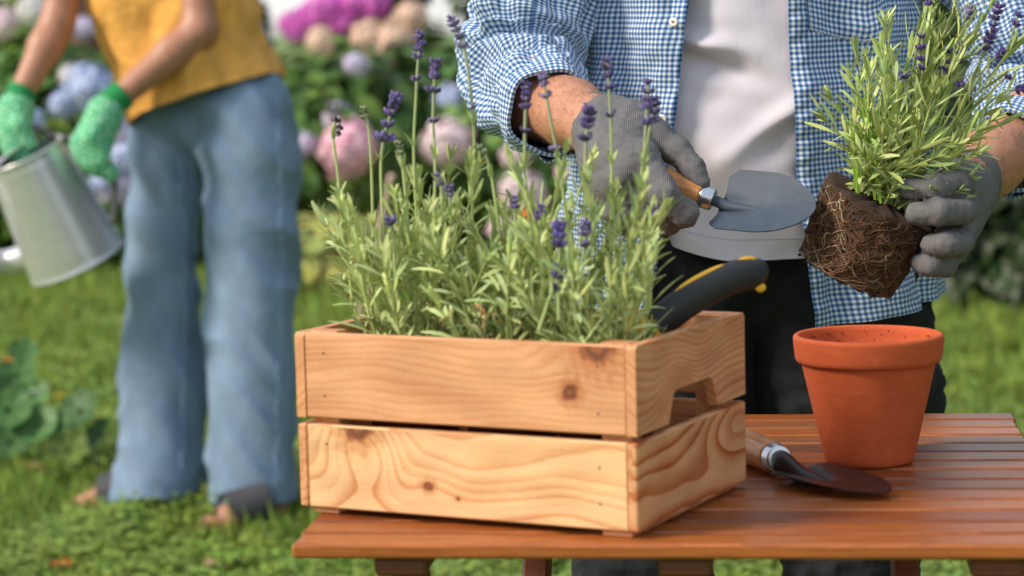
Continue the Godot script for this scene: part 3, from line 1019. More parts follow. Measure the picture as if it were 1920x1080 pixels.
func trowels() -> void:
	# the one held out over the table
	var o := at(1350, 381, 2.352)
	var a := (view * Vector3(168, -15, 110)).normalized()
	var w := (view * Vector3(-49, -101, 61))
	w = (w - a * w.dot(a)).normalized()
	var t := thing("hand_trowel", "hand trowel with a grey blade held out by the left gloved hand in the photo", "trowel", Transform3D(Basis.IDENTITY, at(1336, 375, 2.356)))
	trowel(t, Transform3D(Basis(a, w.cross(a), w), o), t.position, at(1150, 302, 2.378), 0.103, 0.0375, 0.0125, M.steel_blue, 0.009)
	# the one lying on the table
	var fer := floor_at(1462, 861, TT + 0.0165)
	var tip := floor_at(1674, 921, TT + 0.006)
	var a2 := (tip - (fer + Vector3(0.012, -0.006, 0.004))).normalized()
	var w2 := Vector3.UP.cross(a2).normalized() * -1.0
	var y2 := w2.cross(a2).normalized()
	var o2 := fer + a2 * 0.02 + Vector3(0, -0.005, 0)
	var t2 := thing("hand_trowel", "hand trowel with a black blade lying on the table beside the terracotta pot", "trowel", Transform3D(Basis.IDENTITY, fer))
	var hdir := (floor_at(1462, 861, TT + 0.0165) - floor_at(1402, 838, TT + 0.0165)).normalized()
	trowel(t2, Transform3D(Basis(a2, y2, w2), o2), fer, fer - hdir * 0.12, o2.distance_to(tip), 0.0345, 0.0142, M.steel_black, 0.003, 1.5)


func rubber_tool() -> void:
	var pts := [at(1150, 690, 1.985), at(1196, 643, 1.99), at(1236, 605, 1.995), at(1286, 567, 2.0), at(1338, 537, 2.01), at(1384, 517, 2.02), at(1418, 513, 2.03), at(1432, 517, 2.034)]
	var t := thing("rubber_grip_tool", "garden hand tool with a thick black and yellow rubber grip leaning in the crate", "hand tool", Transform3D(Basis.IDENTITY, pts[0]))
	for i in pts.size(): pts[i] -= t.position
	var c := spline(pts, 30)
	var rad := PackedFloat32Array()
	for i in 30: rad.append(along([0.0135, 0.0142, 0.0145, 0.0146, 0.0143, 0.0145, 0.0135, 0.008], i / 29.0))
	var g := Buf.new()
	g.tube(c, rad, 20, true, 0.82, view * Vector3(0.5, 0.8, 0))
	part("grip", g, M.rubber, t)
	var inlay := func(i0: int, i1: int, off: Vector3, wid: float) -> void:
		var p := PackedVector3Array()
		var rr := PackedFloat32Array()
		for i in range(i0, i1 + 1):
			p.append(c[i] + view * off * rad[i])
			rr.append(wid * sqrt(maxf(0.05, 1.0 - pow(2.0 * (i - i0) / maxf(1, i1 - i0) - 1.0, 2.0))))
		var b := Buf.new()
		b.tube(p, rr, 8)
		part("yellow_inlay", b, M.tool_yellow, t)
	inlay.call(12, 20, Vector3(-0.5, 0.72, 0.4), 0.003)
	inlay.call(21, 26, Vector3(-0.15, 0.86, 0.4), 0.003)
	inlay.call(24, 28, Vector3(0.1, -0.95, 0.35), 0.0042)
	var col := Buf.new()
	col.tube(PackedVector3Array([c[2], c[4], c[6], c[7]]), PackedFloat32Array([0.0146, 0.0155, 0.0156, 0.0148]), 20, true, 0.9, view * Vector3(0.5, 0.8, 0))
	part("collar", col, M.tool_yellow, t)
	var sh := Buf.new()
	sh.tube(PackedVector3Array([c[1], c[0] + Vector3(-0.03, -0.055, 0)]), PackedFloat32Array([0.005, 0.0045]), 10)
	part("shank", sh, M.chrome, t)


# ---------------------------------------------------------------- lavender
func shoot(buf: Buf, p: Vector3, d: Vector3, length: float, r: RandomNumberGenerator, tone: Color, leaf := 0.03, width := 0.0042, bend := 0.25, step := 0.0105) -> void:
	var side := d.cross(Vector3.UP)
	if side.length() < 0.05: side = Vector3.RIGHT
	side = side.normalized()
	var path := PackedVector3Array([p])
	var dir := d.normalized()
	var steps := 6
	for i in steps:
		dir = (dir.rotated(side, bend / steps) + Vector3(r.randfn(), r.randfn() * 0.4, r.randfn()) * 0.05).normalized()
		path.append(path[i] + dir * length / steps)
	buf.col = tone * Color(1.0, 0.95, 0.85)
	buf.tube(path, PackedFloat32Array([0.0015, 0.0014, 0.0013, 0.0012, 0.001, 0.0009, 0.0006]), 5, false)
	var nodes := int(length / step)
	var spin := r.randf() * TAU
	for i in nodes:
		var u := (i + 0.6) / nodes * steps
		var k := mini(int(u), steps - 1)
		var q := path[k].lerp(path[k + 1], u - k)
		var ax := (path[k + 1] - path[k]).normalized()
		spin += PI / 2 + r.randfn() * 0.2
		var frac := float(i) / nodes
		var ll := leaf * lerpf(0.85, 1.0, sin(frac * PI)) * (1.0 - 0.45 * smoothstep(0.75, 1.0, frac))
		var open := lerpf(0.85, 0.4, frac) + r.randfn() * 0.2
		var count := 4 if r.randf() < 0.35 else 2
		for e in count:
			var a := spin + e * PI + (0.0 if e < 2 else r.randf_range(0.6, 1.2))
			var out := aim(ax) * Vector3(cos(a), 0, sin(a))
			var g := r.randf_range(0.75, 1.22)
			buf.col = Color(tone.r * g * r.randf_range(0.92, 1.1), tone.g * g, tone.b * g * r.randf_range(0.85, 1.1))
			var l2 := ll * r.randf_range(0.6, 1.25) * (1.0 if e < 2 else 0.55)
			buf.leaf(q, ax * cos(open) + out * sin(open), ax, l2, width * r.randf_range(0.8, 1.2), r.randf_range(-0.5, 0.8), 4, 0.3, 0.85)
	for e in 4:
		var a := spin + e * PI / 2
		buf.leaf(path[steps], dir + aim(dir) * Vector3(cos(a), 0, sin(a)) * 0.35, dir, leaf * 0.45, width * 0.7, 0.1, 3, 0.3, 0.42)


# one lavender flower spike: whorls of buds [distance from the tip, buds, size]
func spike(buf: Buf, path: PackedVector3Array, whorls: Array, r: RandomNumberGenerator, hue: Color) -> void:
	var total := 0.0
	for i in path.size() - 1: total += path[i].distance_to(path[i + 1])
	var reach: float = whorls[whorls.size() - 1][0] + 0.004
	var core := PackedVector3Array([path[path.size() - 1]])
	for i in range(path.size() - 2, -1, -1):
		core.append(path[i])
		reach -= path[i].distance_to(path[i + 1])
		if reach < 0.0: break
	buf.col = Color(0.32, 0.36, 0.2)
	buf.tube(core, PackedFloat32Array([0.001, 0.0012, 0.0013, 0.0014, 0.0015]), 5, false)
	for w in whorls:
		var left := total - float(w[0])
		var k := 0
		while k < path.size() - 2 and left > path[k].distance_to(path[k + 1]):
			left -= path[k].distance_to(path[k + 1])
			k += 1
		var ax := (path[k + 1] - path[k]).normalized()
		var q := path[k] + ax * left
		var f := aim(ax)
		for e in int(w[1]):
			var a: float = TAU * e / w[1] + r.randf() * 0.5
			var g := r.randf_range(0.6, 1.35)
			buf.col = Color(hue.r * g * r.randf_range(0.85, 1.15), hue.g * g, hue.b * g * r.randf_range(0.9, 1.15))
			var open := r.randf_range(0.5, 1.15) if w[1] > 3 else r.randf_range(0.0, 0.6)
			var d := ax * cos(open) + f * Vector3(cos(a), 0, sin(a)) * sin(open)
			var l: float = w[2] * r.randf_range(0.7, 1.08)
			buf.tube(PackedVector3Array([q + d * 0.0008, q + d * l * 0.3, q + d * l * 0.72, q + d * l]), PackedFloat32Array([0.0006, l * 0.2, l * 0.24, l * 0.13]), 5)
			if r.randf() < 0.4:
				buf.col = Color(hue.r * 1.6, hue.g * 1.6, hue.b * 1.5)
				for z in 3:
					buf.leaf(q + d * l * 0.95, d + f * Vector3(cos(a + z * 2.1), 0.2, sin(a + z * 2.1)) * 1.1, d, 0.0022, 0.002, 0.4, 2, 0.1, 0.6)


func stalk(parent: Node3D, pts: Array, whorls: Array, r: RandomNumberGenerator, tone: Color, hue: Color, bract := true) -> void:
	for i in pts.size(): pts[i] = parent.to_local(pts[i])
	var path := spline(pts, 14)
	var b := Buf.new()
	b.col = tone
	b.tube(path, PackedFloat32Array([0.0014, 0.0014, 0.0013, 0.0013, 0.0013, 0.0012, 0.0012, 0.0011, 0.0011, 0.001, 0.001, 0.0009, 0.0008, 0.0006]), 6, false)
	if bract:
		var f := aim(path[6] - path[5], r.randf() * TAU)
		for s in [-1.0, 1.0]:
			b.leaf(path[5], (path[6] - path[5]).normalized() + f.x * 0.5 * s, f.y, 0.017, 0.004, 0.2, 3, 0.3, 0.42)
	var st := part("flower_stalk", b, M.lav, parent)
	var h := Buf.new()
	spike(h, path, whorls, r, hue)
	part("flower_spike", h, M.bloom, st)


const SAGE := Color(0.49, 0.57, 0.24)
const VIOLET := Color(0.145, 0.11, 0.25)


func crate_plants() -> void:
	var r := RandomNumberGenerator.new()
	r.seed = 101
	var labels := ["potted lavender at the left end of the pine crate", "potted lavender in the middle of the pine crate", "potted lavender at the right end of the crate beside the black rubber grip"]
	var plants := []
	for i in 3:
		var xf := crate_xf * Transform3D(Basis.IDENTITY, Vector3([-0.088, 0.004, 0.092][i], 0.0116, [0.032, 0.03, 0.036][i]))
		xf.basis = Basis.IDENTITY
		var t := thing("potted_lavender", labels[i], "lavender", xf, "lavender plants standing in the pine crate")
		plants.append(t)
		var pot := Buf.new()
		pot.lathe([Vector2(0.0, 0.0), Vector2(0.031, 0.0), Vector2(0.032, 0.001), Vector2(0.042, 0.086), Vector2(0.0445, 0.087), Vector2(0.0448, 0.094), Vector2(0.0435, 0.095), Vector2(0.0425, 0.092), Vector2(0.041, 0.085)], 32)
		part("nursery_pot", pot, M.red_pot, t)
		var so := Buf.new()
		so.lathe([Vector2(0.0412, 0.084), Vector2(0.03, 0.087), Vector2(0.012, 0.089), Vector2(0.0, 0.09)], 24)
		part("soil", so, M.soil, t)
		for k in 26:
			var a := k * 2.39996
			var q := sqrt((k + 0.5) / 26.0)
			var lean := q * r.randf_range(0.2, 0.55)
			var b := Buf.new()
			var g := r.randf_range(0.75, 1.15)
			var len := r.randf_range(0.125, 0.2) * (1.0 - 0.25 * q)
			if r.randf() < 0.25: len *= 1.2
			shoot(b, Vector3(cos(a) * 0.026 * q, 0.087, sin(a) * 0.026 * q), Vector3(cos(a) * lean * (0.35 if i == 2 and cos(a) > 0.0 else 0.75 if i == 0 and cos(a) < 0.0 else 1.0), 1.0, sin(a) * lean), len, r, Color(SAGE.r * g, SAGE.g * g, SAGE.b * g), r.randf_range(0.026, 0.037), 0.0044, -0.2)
			part("leafy_shoot", b, M.lav, t)
		var low := Buf.new()
		for k in 12:
			var a := r.randf() * TAU
			shoot(low, Vector3(cos(a) * 0.024, 0.087, sin(a) * 0.024), Vector3(cos(a) * 0.3, 1.0, sin(a) * 0.3), r.randf_range(0.04, 0.07), r, Color(0.36, 0.43, 0.17), 0.026, 0.004, -0.2)
		tag(part("low_foliage", low, M.lav, t), "", "", "", "stuff")
	# flower stalks where the photograph shows them: tip, middle, foot in pixels, depth, whorls
	var big := [[0.002, 6, .007], [0.006, 7, .008], [0.011, 7, .008], [0.016, 7, .0075], [0.026, 6, .0075], [0.027, 5, .007]]
	var tall := [[0.001, 4, .006], [0.005, 6, .0065], [0.010, 6, .007], [0.015, 6, .007], [0.021, 6, .007], [0.04, 6, .007]]
	var mid := [[0.001, 4, .006], [0.005, 6, .007], [0.010, 6, .0075], [0.019, 6, .007]]
	var green := [[0.001, 4, .005], [0.005, 5, .0055], [0.009, 5, .0055]]
	var paleg := Color(0.2, 0.24, 0.13)
	for s in [
		[0, [[648, 480], [634, 330], [625, 260], [630, 222], [637, 226], [635, 246]], 2.07, [[0.001, 4, .006], [0.006, 5, .006], [0.018, 4, .006]], Color(0.06, 0.05, 0.12)],
		[0, [[700, 460], [697, 330], [692, 250], [682, 203]], 2.06, green, paleg],
		[0, [[722, 470], [714, 320], [722, 250], [743, 183]], 2.04, [[0.001, 6, .008], [0.006, 8, .009], [0.011, 8, .009], [0.017, 7, .009], [0.027, 7, .010], [0.039, 8, .012], [0.0395, 7, .011]], VIOLET],
		[1, [[786, 480], [776, 300], [780, 180], [787, 64]], 2.03, tall, VIOLET],
		[1, [[812, 470], [816, 320], [812, 220], [816, 118]], 2.0, [[0.001, 5, .007], [0.007, 6, .008], [0.014, 7, .009], [0.025, 7, .009], [0.05, 6, .007]], VIOLET],
		[1, [[770, 480], [757, 330], [750, 290], [747, 270]], 2.0, green, paleg],
		[1, [[880, 480], [889, 300], [884, 190], [870, 90], [848, 38]], 2.02, [[0.001, 5, .007], [0.006, 6, .008], [0.011, 5, .007], [0.018, 6, .008], [0.026, 6, .008], [0.078, 5, .006]], Color(0.2, 0.16, 0.29)],
		[1, [[940, 470], [925, 350], [910, 290], [895, 275]], 2.0, green, paleg],
		[1, [[1000, 480], [985, 330], [984, 240], [988, 158]], 1.98, tall, Color(0.105, 0.075, 0.2)],
		[2, [[1070, 470], [1050, 320], [1035, 240], [1017, 140]], 1.98, [[0.001, 4, .006], [0.005, 6, .007], [0.010, 5, .006], [0.02, 6, .007], [0.064, 5, .007]], Color(0.2, 0.16, 0.29)],
		[2, [[1100, 490], [1097, 360], [1098, 280], [1103, 203]], 1.96, [[0.002, 6, .007], [0.006, 8, .009], [0.012, 8, .009], [0.017, 7, .008], [0.027, 8, .009]], VIOLET],
		[2, [[1146, 480], [1147, 330], [1145, 220], [1138, 116]], 1.98, [[0.001, 5, .006], [0.007, 6, .008], [0.014, 6, .007], [0.023, 6, .007], [0.046, 6, .007]], Color(0.11, 0.08, 0.2)],
		[2, [[1180, 500], [1203, 330], [1210, 250], [1214, 158]], 1.97, [[0.001, 5, .007], [0.008, 7, .008], [0.015, 6, .008], [0.021, 6, .008], [0.034, 6, .009]], VIOLET],
		[2, [[1185, 480], [1205, 320], [1215, 260], [1229, 188]], 1.99, [[0.001, 6, .007], [0.006, 7, .008], [0.012, 6, .008], [0.019, 6, .008]], Color(0.12, 0.09, 0.22)],
		[2, [[1048, 600], [1046, 520], [1049, 470], [1049, 422]], 1.9, [[0.001, 6, .007], [0.005, 8, .009], [0.011, 8, .009], [0.018, 8, .009]], Color(0.12, 0.085, 0.27)],
		[2, [[1090, 600], [1085, 520], [1095, 470], [1098, 420]], 1.93, mid, VIOLET],
		[1, [[840, 480], [845, 420], [844, 385], [842, 350]], 2.0, green, VIOLET],
		[0, [[742, 520], [738, 460], [736, 430], [732, 412]], 1.99, [[0.001, 6, .007], [0.005, 6, .008]], VIOLET],
		[2, [[1030, 520], [1015, 450], [1012, 420], [1013, 390]], 1.95, mid, VIOLET],
		[1, [[975, 520], [968, 440], [965, 400], [964, 372]], 1.97, green, VIOLET],
		[2, [[1215, 500], [1225, 440], [1222, 410], [1228, 392]], 1.96, green, VIOLET],
		[2, [[1010, 620], [1030, 560], [1042, 530], [1046, 500]], 1.9, mid, Color(0.11, 0.09, 0.2)],
		[1, [[832, 470], [828, 360], [822, 340], [820, 330]], 1.98, green, VIOLET],
	]:
		var pts := []
		var depth: float = s[2]
		for q in s[1]: pts.append(at(q[0], q[1], depth))
		stalk(plants[s[0]], pts, s[3], r, Color(0.40, 0.48, 0.19), s[4])
	# two taller leafy stems that reach above the rest
	for s in [[1, 880, 560, 886, 300, 2.02], [0, 660, 560, 640, 400, 2.05], [2, 1150, 560, 1155, 390, 1.97], [1, 800, 560, 780, 330, 2.03], [2, 1185, 600, 1240, 505, 1.93], [2, 1180, 560, 1200, 380, 1.96], [0, 745, 560, 735, 370, 2.0], [1, 960, 560, 1000, 400, 1.99]]:
		var p0: Vector3 = plants[s[0]].to_local(at(s[1], s[2], s[5]))
		var p1: Vector3 = plants[s[0]].to_local(at(s[3], s[4], s[5]))
		var b := Buf.new()
		shoot(b, p0, p1 - p0, p0.distance_to(p1), r, SAGE, 0.03, 0.0048, 0.0)
		part("leafy_shoot", b, M.lav, plants[s[0]])


func held_plant() -> void:
	var r := RandomNumberGenerator.new()
	r.seed = 55
	var top := at(1656, 376, 2.335)
	var bot := at(1586, 514, 2.357)
	var up := (top - bot).normalized()
	var f := aim(up)
	var t := thing("bare_root_lavender", "lavender plant out of its pot with a brown root ball gripped by a gloved hand", "lavender", Transform3D(Basis.IDENTITY, bot))
	var H := bot.distance_to(top)
	var ball := Buf.new()
	var lump := FastNoiseLite.new()
	lump.seed = 9
	lump.frequency = 45.0
	lump.fractal_octaves = 3
	var rad := func(a: float, v: float) -> float:
		var e := lerpf(0.0485, 0.0585, v)
		var p := Vector3(sin(a) * e, v * H, cos(a) * e)
		return e * (1.0 + 0.1 * lump.get_noise_3dv(p) + 0.05 * lump.get_noise_3dv(p * 3.0))
	var prof := [[0.0, 0.0], [0.5, -0.03], [0.85, -0.01], [0.96, 0.03]]
	for i in 27: prof.append([1.0, 0.06 + 0.88 * i / 26.0])
	prof.append_array([[0.98, 0.97], [0.92, 0.99], [0.55, 1.0], [0.0, 1.0]])
	var rows := []
	for q in prof:
		var row := PackedVector3Array()
		for k in 73:
			var a := TAU * (k % 72) / 72.0
			var v: float = q[1] + 0.05 * lump.get_noise_2d(sin(a) * 0.05, cos(a) * 0.05)
			var e: float = rad.call(a, clampf(v, 0.0, 1.0)) * q[0]
			row.append(f * Vector3(sin(a) * e, v * H, cos(a) * e))
		rows.append(row)
	ball.grid(rows, [], true, true)
	part("root_ball", ball, M.soil, t)
	# roots wander over the surface, mostly downwards
	var roots := Buf.new()
	for i in 950:
		var a := r.randf() * TAU
		var v := r.randf_range(0.03, 1.0)
		var pale := r.randf() < (0.10 if sin(a + 0.5) < -0.1 else 0.02)
		var g := r.randf_range(0.5, 1.25)
		roots.col = Color(0.42, 0.32, 0.2) * r.randf_range(0.7, 1.1) if pale else Color(0.17 * g, 0.085 * g, 0.04 * g)
		var p := PackedVector3Array()
		var slope := r.randf_range(-1.2, 1.2)
		for k in 9:
			var vv := clampf(v, 0.03, 0.99)
			var e: float = rad.call(a, vv) + r.randf_range(0.0002, 0.0013)
			p.append(f * Vector3(sin(a) * e, vv * H, cos(a) * e))
			slope += r.randfn() * 0.55
			a += slope * 0.07
			v -= r.randf_range(0.0, 0.075)
		var w := r.randf_range(0.00018, 0.0004) if not pale else r.randf_range(0.0004, 0.0007)
		roots.tube(spline(Array(p), 20), PackedFloat32Array([w]), 5, false)
	tag(part("fine_roots", roots, M.root, t), "", "", "", "stuff")
	# crumbs of soil along the lower edge
	var cr := Buf.new()
	for i in 130:
		var a := r.randf() * TAU
		var v := r.randf_range(0.0, 1.0) if i % 3 else r.randf_range(-0.02, 0.08)
		var e: float = rad.call(a, clampf(v, 0.0, 1.0))
		var s := r.randf_range(0.0012, 0.0036)
		cr.box(Vector3(s, s * 0.8, s * 1.1), s * 0.3, Transform3D(Basis.from_euler(Vector3(r.randf() * 6, r.randf() * 6, r.randf() * 6)), f * Vector3(sin(a) * e, v * H, cos(a) * e)))
	tag(part("soil_crumbs", cr, M.soil, t), "", "", "", "stuff")
	# leafy stems fan out and lean to the right
	var tone := Color(0.45, 0.54, 0.2)
	for s in [[1575, 165, .28], [1600, 90, .3], [1640, 60, .3], [1690, 20, .29], [1725, -30, .3], [1760, 30, .31], [1800, -10, .27], [1830, 60, .28], [1860, 20, .33], [1900, 60, .3], [1925, 110, .27], [1890, 150, .25], [1935, 180, .3], [1870, 230, .24],
			[1850, 110, .32], [1790, 90, .25], [1740, 120, .24], [1700, 130, .26], [1650, 150, .24], [1620, 190, .26], [1760, 190, .22], [1810, 200, .22], [1840, 260, .25], [1560, 250, .27], [1600, 260, .25], [1680, 200, .22], [1730, 240, .22], [1780, 270, .22], [1830, 300, .23], [1720, 60, .32], [1880, 90, .35], [1660, 90, .34], [1800, 140, .34], [1700, 270, .21], [1760, 300, .22], [1650, 270, .22], [1548, 225, .26], [1572, 292, .25], [1602, 305, .24], [1640, 322, .23], [1582, 140, .29], [1612, 110, .3], [1690, 60, .33], [1720, 335, .22], [1555, 180, .3]]:
		var p0 := f * Vector3(r.randf_range(-0.03, 0.024), H * 1.03, r.randf_range(-0.025, 0.025))
		var p1: Vector3 = at(s[0], s[1], 2.05 + s[2]) - t.position
		var b := Buf.new()
		var g := r.randf_range(0.75, 1.15)
		shoot(b, p0, (p1 - p0).normalized() + up * 0.12, p0.distance_to(p1), r, Color(tone.r * g, tone.g * g, tone.b * g), r.randf_range(0.027, 0.042), 0.0046, r.randf_range(-0.35, 0.5), 0.0145)
		part("leafy_shoot", b, M.lav, t)
	var low := Buf.new()
	for k in 10:
		var a := r.randf() * TAU
		shoot(low, f * Vector3(cos(a) * 0.025, H * 1.03, sin(a) * 0.025), f * Vector3(cos(a) * 0.8, 0.9, sin(a) * 0.8), r.randf_range(0.03, 0.07), r, tone * 0.9, 0.03, 0.0048, 0.0)
	tag(part("low_foliage", low, M.lav, t), "", "", "", "stuff")
	var bl := Buf.new()
	for k in 16:
		bl.col = Color(0.26, 0.46, 0.04) * r.randf_range(0.7, 1.15)
		var p0 := f * Vector3(r.randf_range(-0.04, 0.0), H * 1.02, r.randf_range(0.0, 0.03))
		var p1: Vector3 = at(r.randf_range(1555, 1680), r.randf_range(160, 270), 2.31) - t.position
		bl.leaf(p0, p1 - p0, view * Vector3.BACK, p0.distance_to(p1), 0.0032, r.randf_range(-0.3, 0.3), 6, 0.2, 0.3)
	tag(part("grass_blades", bl, M.lav, t), "", "", "", "stuff")
	var purple := Color(0.12, 0.08, 0.25)
	for s in [[[1780, 250], [1840, 110], [1872, 14], [.001, .007, .013, .02, .03, .037]], [[1760, 250], [1830, 130], [1862, 60], [.001, .008, .02]], [[1740, 260], [1790, 150], [1803, 85], [.001, .009, .018]], [[1720, 250], [1780, 160], [1780, 98], [.001, .012]],
			[[1700, 260], [1732, 150], [1728, 70], [.001, .012, .028]], [[1690, 260], [1725, 170], [1730, 112], [.001, .01]], [[1760, 240], [1790, 110], [1822, 20], [.001, .005, .01]], [[1780, 240], [1845, 130], [1880, 100], [.001, .008]], [[1800, 250], [1870, 180], [1915, 165], [.001, .006]], [[1790, 240], [1860, 170], [1886, 145], [.001]],
			[[1740, 260], [1760, 180], [1767, 132], [.001, .007]], [[1700, 280], [1700, 190], [1696, 146], [.001]], [[1780, 250], [1800, 190], [1801, 160], [.001]], [[1790, 250], [1880, 110], [1908, 30], [.001, .01]], [[1690, 240], [1715, 110], [1742, 0], [.001, .006]]]:
		var wh := []
		for q in s[3]: wh.append([q, 6, 0.0078])
		stalk(t, [t.position + f * Vector3(r.randf_range(-0.01, 0.02), H, 0.01), at(s[0][0], s[0][1], 2.33), at(s[1][0], s[1][1], 2.325), at(s[2][0], s[2][1], 2.32)], wh, r, Color(0.40, 0.48, 0.17), purple if s[2][1] != 20 else Color(0.2, 0.17, 0.28), false)


# ---------------------------------------------------------------- people
func chain(bones: Array, pts: Array, radii: Array, k: float) -> void:
	for i in pts.size() - 1: bones.append([pts[i], radii[i], pts[i + 1], radii[i + 1], k])


# cloth creases pushed along the normals of a closed surface
func ruffle(b: Buf, n: FastNoiseLite, amount: float, broad: Vector3, fine: Vector3, skew: float) -> void:
	var e := 0.004
	var h := func(p: Vector3) -> float:
		var q := p + Vector3(p.y, 0, 0) * skew * 8.0
		return n.get_noise_3dv(q * broad) + 0.75 * (1.0 - 2.0 * absf(n.get_noise_3dv(q * fine + Vector3(4, 1, 2))))
	for k in b.v.size():
		var p := b.v[k]
		var h0: float = h.call(p)
		var g := Vector3(h.call(p + Vector3(e, 0, 0)) - h0, h.call(p + Vector3(0, e, 0)) - h0, h.call(p + Vector3(0, 0, e)) - h0) / e * amount
		var nn := b.n[k]
		b.v[k] = p + nn * h0 * amount
		b.n[k] = (nn - (g - nn * g.dot(nn))).normalized()


func man() -> void:
	var o := at(1405, 300, 2.78)
	var mx := o.x
	var mz := o.z
	var t := thing("person", "person in an open blue gingham shirt and white T-shirt potting lavender behind the table", "person", Transform3D(Basis.IDENTITY, Vector3(mx, 0, mz)))
	var inv := -t.position
	var P := func(x: float, y: float, d: float) -> Vector3: return at(x, y, d) + inv
	# joints; right arm is the one at the left of the picture
	var sh_r: Vector3 = P.call(1085, -400, 2.75); var el_r: Vector3 = P.call(968, 160, 2.68); var wr_r: Vector3 = P.call(1116, 236, 2.425)
	var sh_l: Vector3 = P.call(1752, -400, 2.76); var el_l: Vector3 = P.call(1964, 205, 2.66); var wr_l: Vector3 = P.call(1812, 346, 2.43)
	var bones := []
	for s in [-1.0, 1.0]:
		chain(bones, [Vector3(0.055 * s, 0.9, -0.02), Vector3(0.05 * s, 1.08, -0.02), Vector3(0.07 * s, 1.3, -0.01)], [0.085, 0.08, 0.075], 0.05)
		chain(bones, [Vector3(0.09 * s, 0.86, 0), Vector3(0.123 * s - 0.012, 0.48, 0.015), Vector3(0.125 * s, 0.08, -0.02)], [0.075, 0.05, 0.038], 0.03)
		chain(bones, [Vector3(0.125 * s, 0.05, -0.04), Vector3(0.135 * s, 0.035, 0.14)], [0.04, 0.035], 0.03)
	chain(bones, [Vector3(0, 1.36, 0.0), Vector3(0, 1.46, 0.03), Vector3(0, 1.53, 0.07)], [0.07, 0.055, 0.055], 0.04)
	chain(bones, [Vector3(0, 1.56, 0.05), Vector3(0, 1.63, 0.045)], [0.082, 0.085], 0.03)      # skull, looking down at the hands
	chain(bones, [Vector3(0, 1.52, 0.12), Vector3(0, 1.55, 0.1)], [0.035, 0.05], 0.03)         # jaw
	chain(bones, [Vector3(0, 1.59, 0.125), Vector3(0, 1.565, 0.152)], [0.008, 0.013], 0.01)    # nose
	for s in [-1.0, 1.0]: chain(bones, [Vector3(0.082 * s, 1.6, 0.04), Vector3(0.084 * s, 1.565, 0.045)], [0.013, 0.011], 0.006)
	chain(bones, [Vector3(-0.07, 1.36, 0), sh_r, el_r.lerp(sh_r, 0.05), el_r], [0.06, 0.052, 0.042, 0.04], 0.03)
	chain(bones, [el_r, el_r.lerp(wr_r, 0.3), el_r.lerp(wr_r, 0.72), wr_r, wr_r.lerp(P.call(1165, 300, 2.37), 0.6)], [0.043, 0.0455, 0.0335, 0.0275, 0.026], 0.02)
	chain(bones, [Vector3(0.07, 1.36, 0), sh_l, el_l.lerp(sh_l, 0.05), el_l], [0.06, 0.052, 0.042, 0.04], 0.03)
	chain(bones, [el_l, el_l.lerp(wr_l, 0.3), el_l.lerp(wr_l, 0.72), wr_l, wr_l.lerp(P.call(1800, 385, 2.385), 0.6)], [0.043, 0.043, 0.033, 0.0265, 0.022], 0.02)
	var body := Buf.new()
	sdf(body, bones, 0.0125)
	part("body", body, M.skin, t)
	# short hairs on the bare forearms
	var hr := RandomNumberGenerator.new()
	hr.seed = 12
	var hb := Buf.new()
	for k in body.v.size():
		var p: Vector3 = body.v[k]
		for e in [[wr_r, el_r], [wr_l, el_l]]:
			if p.distance_to(e[0]) > 0.15 or (p - e[0]).dot(e[1] - e[0]) < -0.002: continue
			for c in 3:
				var nn: Vector3 = body.n[k]
				var d: Vector3 = ((e[0] - e[1]).normalized() + nn * 0.5 + Vector3(hr.randfn(), hr.randfn(), hr.randfn()) * 0.45).normalized()
				var q := p + Vector3(hr.randfn(), hr.randfn(), hr.randfn()) * 0.005
				q -= nn * (q - p).dot(nn)
				var l := hr.randf_range(0.005, 0.011)
				hb.tube(PackedVector3Array([q - nn * 0.001, q + d * l * 0.5, q + d * l - nn * l * 0.25]), PackedFloat32Array([0.00013, 0.00011, 0.00005]), 3, false)
	tag(part("arm_hair", hb, M.hairs, t), "", "", "", "stuff")
	var hair := Buf.new()
	hair.lathe([Vector2(0.0, 0.092), Vector2(0.05, 0.08), Vector2(0.08, 0.05), Vector2(0.092, 0.0), Vector2(0.09, -0.04), Vector2(0.08, -0.06)], 24, Transform3D(Basis(Vector3.RIGHT, -0.35), Vector3(0, 1.64, 0.035)))
	part("hair", hair, stuff(rgb(150, 146, 140), 0.8), t)
	# gloves: palm, four fingers round the handle, thumb on top
	var g := []
	chain(g, [P.call(1126, 238, 2.425), P.call(1138, 252, 2.408)], [0.0285, 0.028], 0.01)
	var mcp := [P.call(1204, 300, 2.352), P.call(1180, 318, 2.346), P.call(1158, 338, 2.35), P.call(1140, 356, 2.364)]
	for i in 4: chain(g, [P.call(1136 + i * 1.0, 244 + i * 4.0, 2.406), mcp[i].lerp(P.call(1132, 252, 2.406), 0.45), mcp[i]], [0.0245, 0.0205, [0.0172, 0.0175, 0.017, 0.0155][i]], 0.018)
	chain(g, [P.call(1148, 226, 2.41), P.call(1192, 234, 2.392), P.call(1226, 252, 2.385)], [0.021, 0.0185, 0.0155], 0.016)
	chain(g, [P.call(1226, 252, 2.386), P.call(1268, 284, 2.375), P.call(1299, 319, 2.364), P.call(1313, 341, 2.358)], [0.0152, 0.0128, 0.0116, 0.0098], 0.008)
	chain(g, [mcp[0], P.call(1243, 364, 2.326), P.call(1284, 399, 2.332), P.call(1279, 402, 2.366), P.call(1248, 392, 2.388)], [0.017, 0.0142, 0.0124, 0.012, 0.0105], 0.007)
	chain(g, [mcp[1], P.call(1208, 384, 2.350), P.call(1256, 417, 2.362), P.call(1248, 418, 2.384), P.call(1216, 402, 2.4)], [0.0165, 0.0138, 0.0122, 0.012, 0.0105], 0.0025)
